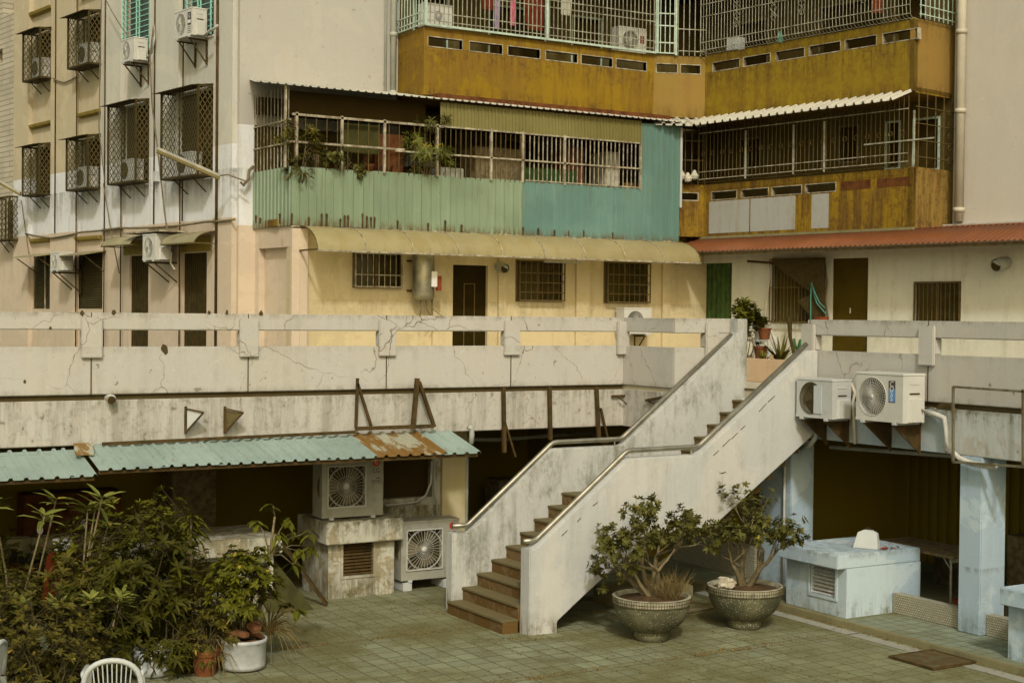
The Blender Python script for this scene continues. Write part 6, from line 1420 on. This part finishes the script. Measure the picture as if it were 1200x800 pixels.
def batten(label, x0, y0, o0, x1, y1, o1):
    A_ = FW.pt(*FW.px(x0,y0,o0), o0); B_ = FW.pt(*FW.px(x1,y1,o1), o1); t = thing('batten_lamp', label, 'lamp', tuple(B_), 0, 'long lamp arms on the side wing')
    m_ = MB(); m_.bar(A_, B_, .10, .05); m_.build('housing', M['lamp_body'], t); m_ = MB(); m_.bar(A_-Vector((0,0,.05)), B_-Vector((0,0,.05)), .12, .05); m_.build('reflector', M['lamp_under'], t)
    m_ = MB(); m_.tube([B_, B_ + FW.A*.12 - FW.n*.1 + Vector((0,0,.02)), B_ + FW.A*.3 - FW.n*(o1-.05) - Vector((0,0,.1))], .015, 6); m_.build('arm', M['cable'], t)
batten('long weathered lamp batten sticking out in front of the large mesh cage', 184, 174, 1.5, 257, 206, .45)
batten('long weathered lamp batten cut by the left picture edge', -40, 190, 1.5, 24, 226, .5)
# cables
def cable(label, pts, r=.018, o=.13, grp='cables strung over the side wing'):
    P3 = wp(FW, pts, o); fine = []
    for i in range(len(P3)-1):
        for k in range(4): fine.append(P3[i].lerp(P3[i+1], k/4) - Vector((0,0,.012*math.sin(math.pi*k/4))))
    fine.append(P3[-1]); t = thing('cable', label, 'cable', tuple(P3[0]), 0, grp); MB().tube(fine, r, 5).build('strand', M['cable'], t, smooth=True)
cable('thick cable bundle running along the paint line of the wing', [(30,274),(60,279),(95,272),(140,267),(190,266),(240,260),(275,257)], .022)
cable('sagging cable between the two upper left cages', [(62,92),(75,97),(90,90)], .016)
cable('long cable slanting from the top edge down to the upper second unit', [(124,0),(138,25),(152,45)], .012, .3)
cable('cable hanging from the upper second unit past the second cage down to the lower unit', [(180,30),(176,65),(178,120),(186,185),(193,250),(197,275)], .016, .25)
cable('slanting cable from the third cage down to the wall foot', [(121,215),(130,270),(140,320)], .012)
cable('slanting cable at the far left wing corner', [(25,235),(30,270),(34,298)], .012)
cable('pair of cables dropping beside the third cage', [(119,0),(117,90),(116,150),(123,215)], .012, .3)
for i, x in enumerate((64.5, 89.5, 122.5, 142, 180.5, 211, 214, 254)):
    a = FW.px(x, 180, .12)[0]; z1 = 14 if x not in (142,211) else 7.0; z0 = 2.95 if x in (142,254,122.5,211,89.5) else 5.7
    pipe('conduit', ['dark conduit at the left pilaster edge of the wing','dark conduit right of the left pilaster of the wing','dark conduit beside the upper cages of the wing','thin conduit below the second cage','dark conduit at the right edge of the second cage bay','thin conduit left of the corner bay below the units','conduit just behind the upper unit nearest the corner','brown conduit running full height near the building corner'][i], [FW.pt(a, z1, .12), FW.pt(a, z0, .12)], .014 if x != 254 else .028, M['darksteel'], 'conduit', 'conduits on the side wing', 6)
m_ = MB(); a, z = FW.px(183, 207, .15); m_.box(FW, a-.06, a+.06, z-.1, z+.1, .1, .2); tag(m_.build('junction_box', M['ac_grey'], origin=FW.pt(a,z,.1)), 'small pale junction box where cables meet between the two tall cages', 'junction box')

# =================================================================== COURTYARD PLANTS, POTS, CHAIRS, SCOOTER
def gpt(x, y): p = GP(x, y); return (p.x, p.y, 0)
pc = gpt(285, 783)
wb = thing('enamel_tub', 'white round tub planter filled with brick rubble', 'tub', pc)
m_ = MB(); m_.lathe([(0,.02),(.235,.02),(.245,.06),(.25,.30),(.262,.31),(.262,.345),(.25,.35),(.24,.33),(.235,.28),(0,.27)], (0,0,0), 48); m_.build('tub', M['white_basin'], wb, local=True, smooth=True)
m_ = MB(); m_.lathe([(0,.265),(.12,.29),(.235,.285)], (0,0,0), 20); m_.build('soil', M['soil'], wb, local=True)
m_ = MB(); g = random.Random(2)
for k in range(3): m_.lathe([(0,0),(.03,0),(.03,.02),(0,.02)], (.17*math.cos(k*2.1), .17*math.sin(k*2.1), .0), 8)
m_.build('foot', M['brick'], wb, local=True)
for k in range(12):
    a = k*.9+3.3; c = Vector(pc)+Vector((.15*math.cos(a), .15*math.sin(a)-.02, .31+.055*(k//3))); m_ = MB(); d = Vector((g.uniform(-1,1),g.uniform(-1,1),g.uniform(-.2,.2))).normalized()
    m_.bar(c-d*.08, c+d*.08, .09, .055); tag(m_.build('brick', M['brick'], origin=c, bevel=.008), 'broken brick in the '+['bottom','middle','top'][k//4]+' layer of the tub rubble, '+['at its right side','at the back','at its left side','at the front'][k%4], 'brick', 'broken bricks in the white tub')
bt = thing('white_basin', 'squat white rounded basin with a small grey label standing behind the chair', 'basin', gpt(178, 790))
m_ = MB(); m_.lathe([(0,.0),(.18,.0),(.225,.03),(.235,.09),(.225,.19),(.20,.28),(.19,.295),(.18,.29),(.17,.27),(0,.25)], (0,0,0), 32); m_.build('tub', M['white_basin'], bt, local=True, smooth=True)
m_ = MB(); c0 = Vector((.0,-.235,.285)); m_.hexa([(-.06,-.224,.21),(.06,-.224,.21),(.06,-.19,.21),(-.06,-.19,.21),(-.06,-.214,.245),(.06,-.214,.245),(.06,-.18,.245),(-.06,-.18,.245)]); m_.build('label_plate', M['label_dark'], bt, local=True)
q = gpt(240, 790); pot('round terracotta pot holding dry spidery leaves', (q[0],q[1],.0), .15, .27, M['terracotta'])
q2 = gpt(218, 778); pot('smaller terracotta pot left of the spidery plant', (q2[0],q2[1],.0), .11, .2, M['terracotta'])

GR = 'bushes massed at the left of the courtyard'
crown('big dark bush with long leaves in the middle of the plant mass', gpt(165,778), 1.68, .60, (.165,.042,.3), M['leaf_dark'], 41, 367, group=GR)
crown('broad bush behind the white plastic chair, left of the tallest one', gpt(112,750), 1.66, .55, (.115,.038,.25), M['leaf_mid'], 42, 367, group=GR)
crown('tall fine-leaved olive bush reaching highest in the plant mass', gpt(186,745), 1.74, .50, (.075,.03,.2), M['leaf_mid'], 43, 577, group=GR)
crown('wide fine-leaved bush filling the lower left corner', gpt(35,815), 1.20, .72, (.085,.032,.2), M['leaf_olive'], 44, 577, group=GR, z0=0)
crown('dark bush cut by the left picture edge', gpt(-22,788), 1.35, .6, (.12,.04,.25), M['leaf_dark'], 45, 350, group=GR, z0=0)
crown('low dark bush directly behind the white plastic chair', gpt(112,800), 1.05, .46, (.10,.034,.25), M['leaf_dark'], 46, 350, group=GR, z0=0)
crown('bush with yellowish rosettes above the plastic chair', gpt(84,780), 1.28, .36, (.13,.036,.15), M['leaf_olive'], 47, 157, group=GR)
crown('small very fine-leaved bush in front of the half hidden vent box', gpt(243,757), 1.12, .34, (.05,.024,.15), M['leaf_mid'], 48, 577, group=GR)
crown('thin leafy bush between the tallest bush and the white tub', gpt(216,775), .95, .34, (.10,.026,.4), M['leaf_olive'], 55, 227, group=GR, z0=0)
crown('low leafy bush at the very bottom beside the white chair', gpt(62,840), .85, .5, (.08,.03,.25), M['leaf_olive'], 57, 260, group=GR, z0=0)
crown('low dark bush filling the gap right of the white basin', gpt(195,790), .62, .34, (.11,.03,.4), M['leaf_dark'], 56, 192, group=GR, z0=0)
crown('small bush in front of the scooter at far left', gpt(14,735), 1.25, .42, (.11,.04,.25), M['leaf_dark'], 49, 227, group=GR)
def tall(label, x, y, H, n, seed, L=.30, W=.065, mat='leaf_bright', cnt=7, lean=.25, droop=.2, name='tall_plant', depth=1):
    p = gpt(x, y); root = thing(name, label, 'plant', p); g = random.Random(seed); wd = MB(); fo = MB(); base = Vector(p)
    for k in range(n):
        a = g.uniform(0, 6.28); top = base + Vector((math.cos(a)*lean*H, math.sin(a)*lean*H, H*g.uniform(.8,1.05))); mid = base.lerp(top, .5) + rvec(g)*.05
        pts = [base + rvec(g)*.03, mid, top]; wd.tube(pts, [.018,.014,.009], 6); d = (top-mid).normalized()
        rosette(g, fo, top, d, cnt, L, W, droop, .95); rosette(g, fo, top - d*.06, d, cnt-2, L, W, droop*1.3, 1.0)
    wd.build('stems', M['bark'], root, smooth=True); fo.build('foliage', M[mat], root); return root
tall('tall plant with long bright leaves rising above the far left bushes', 14, 760, 1.95, 5, 61, .30, .07)
tall('bright long-leaved plant spreading left of the olive bush', 80, 765, 1.78, 4, 62, .30, .06)
tall('plant with whorls of narrow drooping leaves beside the vent box', 214, 765, 1.62, 3, 63, .26, .04, 'leaf_mid', 14, .10, .6)
tall('low rosette plant with some yellow leaves above the plastic chair', 112, 800, .92, 6, 64, .17, .05, 'leaf_bright', 9, .30, .1)
tall('low rosette plant at the left above the lower corner bush', 55, 805, 1.02, 5, 65, .18, .05, 'leaf_bright', 9, .30, .1)
rb_ = thing('rubber_plant', 'plant with large drooping dark leaves leaning right over the white tub', 'plant', (pc[0]+.1,pc[1]+.35,0)); g = random.Random(71); wd = MB(); fo = MB()
fR = FX(pc[1]+.35)
trunk = [Vector((pc[0]+.1,pc[1]+.35,0))] + [fR.pt(*fR.px(*p)) for p in ((308,700),(316,650),(322,605))]
wd.tube(trunk, [.03,.024,.018,.012], 7)
for x, y, yy in ((318,592,0),(306,612,.1),(334,606,-.1),(345,625,.05),(362,622,-.05),(350,645,0),(330,640,.12),(368,640,.05),(340,660,-.1),(300,640,-.1),(335,708,0),(350,715,.05),(322,622,-.15)):
    p = fR.pt(*fR.px(x, y)) + Vector((0,yy,0)); q = trunk[2] if y > 600 else trunk[3]; q = trunk[1] if y > 690 else q
    wd.tube([q, q.lerp(p,.5)+Vector((0,0,.06)), p], [.010,.008,.005], 5)
    for k in range(g.randint(6,9)):
        a = g.uniform(0,6.28); leaf(fo, p + rvec(g)*.03, Vector((math.cos(a), math.sin(a), g.uniform(-.7,.25))), Vector((0,0,1)), g.uniform(.11,.17), g.uniform(.06,.085), .55)
wd.build('branches', M['bark'], rb_, smooth=True); fo.build('foliage', M['leaf_mid'], rb_)
crown('dense olive shrub growing from the white tub', (pc[0],pc[1],.34), .98, .40, (.085,.036,.35), M['leaf_mid'], 72, 455, z0=.25, name='tub_shrub', cen=(0,.05))
crown('small leafy plant just left of the white tub', (pc[0]-.40,pc[1]+.05,0), .72, .30, (.08,.03,.35), M['leaf_olive'], 73, 227, name='tub_shrub')
def spid(label, c, n, L, seed):
    root = thing('spidery_plant', label, 'plant', tuple(c)); g = random.Random(seed); m_ = MB()
    for k in range(n):
        a = g.uniform(0,6.28); h_ = g.uniform(.4,1); pts = [Vector(c) + Vector((math.cos(a)*L*t*(1.1-h_*.5), math.sin(a)*L*t*(1.1-h_*.5), L*(1.6*t*h_ - 1.5*t*t*(1-h_*.4)))) for t in (0,.3,.6,1)]
        m_.tube(pts, [.006,.006,.005,.002], 4, False)
    m_.build('blades', M['twig'], root)
spid('dry spidery tan leaves arching from the round terracotta pot', Vector((q[0],q[1],.26)), 70, .5, 5)
for i in range(3): spid(['dry spidery stems between the tub and the terracotta pot','dry bent stems behind the terracotta pot','thin dry stems hanging under the tub shrub'][i], Vector((pc[0]-.3+.12*i-.2*(i==1), pc[1]+.1*(i-1)+.1, .15+.1*i)), 40, .42, 15+i)
# long boards leaning near kiosk
bd = thing('leaning_board', 'dull green board leaning against the vent box behind the drooping plant', 'board', (7.35,18.4,0))
m_ = MB(); m_.hexa([(7.0,18.0,0),(7.6,17.9,0),(7.6,17.94,0),(7.0,18.04,0),(6.7,18.45,.85),(7.05,18.4,.85),(7.05,18.44,.85),(6.7,18.49,.85)]); m_.build('panel', M['tarp'], bd)
bd = thing('leaning_board', 'narrow dark plank leaning against the white wall right of the green board', 'board', (7.7,18.3,0)); m_ = MB(); m_.bar((7.85,18.05,.02),(7.25,18.5,1.0),.10,.03); m_.build('plank', M['darksteel'], bd)

# plastic garden chairs (local: front faces -y, origin on the ground)
def chair(label, loc, rz):
    root = thing('garden_chair', label, 'chair', loc, rz, 'white plastic garden chairs'); W = M['white_plastic']
    m_ = MB(); P = []
    for k in range(17):
        t = math.pi*k/16; P.append(Vector((-.255*math.cos(t), .235+.06*math.sin(t), .46+.36*math.sin(t)**.55)))
    m_.tube([p+Vector((0,0,0)) for p in P], .026, 8); m_.build('back_rim', W, root, local=True, smooth=True)
    m_ = MB()
    for k in range(9):
        x = -.17+.0425*k; tt = math.acos(max(-1,min(1,x/.255))); zt = .46+.36*math.sin(tt)**.55
        m_.bar((x*.8,.225,.42), (x, .235+.06*math.sin(tt), zt), .026, .010)
    m_.build('back_slats', W, root, local=True)
    m_ = MB(); m_.hexa([(-.23,-.22,.40),(.23,-.22,.40),(.21,.24,.385),(-.21,.24,.385),(-.23,-.24,.425),(.23,-.24,.425),(.21,.24,.41),(-.21,.24,.41)]); m_.build('seat', W, root, local=True, bevel=.01)
    for s in (-1,1):
        m_ = MB(); m_.bar((s*.25,-.24,0), (s*.24,-.2,.64), .05,.035); m_.build('leg', W, root, local=True)
        m_ = MB(); m_.bar((s*.25,.30,0), (s*.235,.24,.44), .05,.035); m_.build('leg', W, root, local=True)
        m_ = MB(); m_.tube([(s*.25,-.27,.60),(s*.262,-.22,.645),(s*.268,.05,.655),(s*.255,.22,.68),(s*.25,.25,.66)], [.02,.028,.03,.026,.02], 8); m_.build('armrest', W, root, local=True, smooth=True)
    return root
def ground_under(x, y, z): p = GP(x, y, z); return p
p = GP(131, 762, .82); chair('white plastic garden chair with slatted back cut by the bottom edge', (p.x, p.y-.1, 0), R(180-20))
p = GP(-36, 752, .82); chair('white plastic chair barely visible at the left picture edge', (p.x, p.y, 0), R(180+60))

# scooter half hidden behind the bushes
sc = gpt(52, 742); sr = thing('parked_scooter', 'red scooter with white panels half hidden behind the left bushes', 'scooter', (sc[0]+.1, sc[1]+.55, 0), R(-70))
for x in (-.6, .6):
    m_ = MB(); m_.lathe([(.13,-.05),(.2,-.06),(.24,-.03),(.25,0),(.24,.03),(.2,.06),(.13,.05)], (x,0,.25), 24, 'y'); m_.build('wheel', M['black_rubber'], sr, local=True, smooth=True)
m_ = MB(); m_.prism([(-.75,.35),(-.2,.28),(.25,.22),(.3,.3),(-.1,.45),(-.3,.72),(-.8,.72),(-.9,.6)], WG, -.14, .14); m_.build('body', M['scoot_red'], sr, local=True, bevel=.03)
m_ = MB(); m_.prism([(.3,.25),(.42,.3),(.55,.95),(.45,1.0),(.38,.95),(.25,.35)], WG, -.2, .2); m_.build('front_shield', M['scoot_red'], sr, local=True, bevel=.03)
m_ = MB(); m_.prism([(-.85,.74),(-.2,.74),(-.1,.80),(-.25,.84),(-.85,.82)], WG, -.12, .12); m_.build('seat', M['black_rubber'], sr, local=True, bevel=.02)
m_ = MB(); m_.tube([(.42,-.32,1.08),(.45,-.1,1.02),(.45,.1,1.02),(.42,.32,1.08)], .018, 8); m_.build('handlebar', M['darksteel'], sr, local=True)
for s in (-1,1):
    m_ = MB(); m_.tube([(.43,s*.2,1.05),(.42,s*.3,1.22)], .008, 6); mr = m_.build('mirror', M['darksteel'], sr, local=True)
    m_ = MB(); m_.lathe([(0,-.01),(.05,-.01),(.06,0),(.05,.012),(0,.014)], (.42,s*.31,1.27), 14, 'y'); m_.build('mirror_glass', M['ac_panel'], mr, local=True)
m_ = MB(); m_.prism([(.45,1.0),(.50,1.0),(.44,1.14),(.41,1.13)], WG, -.13, .13); m_.build('windscreen', M['ac_grey'], sr, local=True)
m_ = MB(); m_.prism([(-.05,.3),(.3,.24),(.3,.3),(-.05,.36)], WG, -.16, .16); m_.build('floorboard', M['ac_panel'], sr, local=True)
m_ = MB(); m_.lathe([(0,-.03),(.07,-.02),(.08,.02),(0,.04)], (.58,0,.85), 16); m_.build('headlight', M['label_white'], sr, local=True)
m_ = MB(); pq = gpt(45, 705); m_.wbox(pq[0]-.3, pq[0]+.15, pq[1]-.2, pq[1]+.2, 0, .62); tag(m_.build('storage_box', M['ac_panel'], origin=(pq[0],pq[1],0), bevel=.02), 'pale blue-grey storage box glimpsed between the left bushes', 'box')
rb = thing('wall_board', 'reddish brown boarding under the left metal roof', 'boarding', (2.6,19.2,0)); m_ = MB()
for i in range(9): m_.wbox(2.0+.17*i, 2.15+.17*i, 19.1, 19.13, .3, 2.0)
m_.build('planks', simple('red_brown_boards',(.16,.05,.02),.8,0,.3,5), rb)
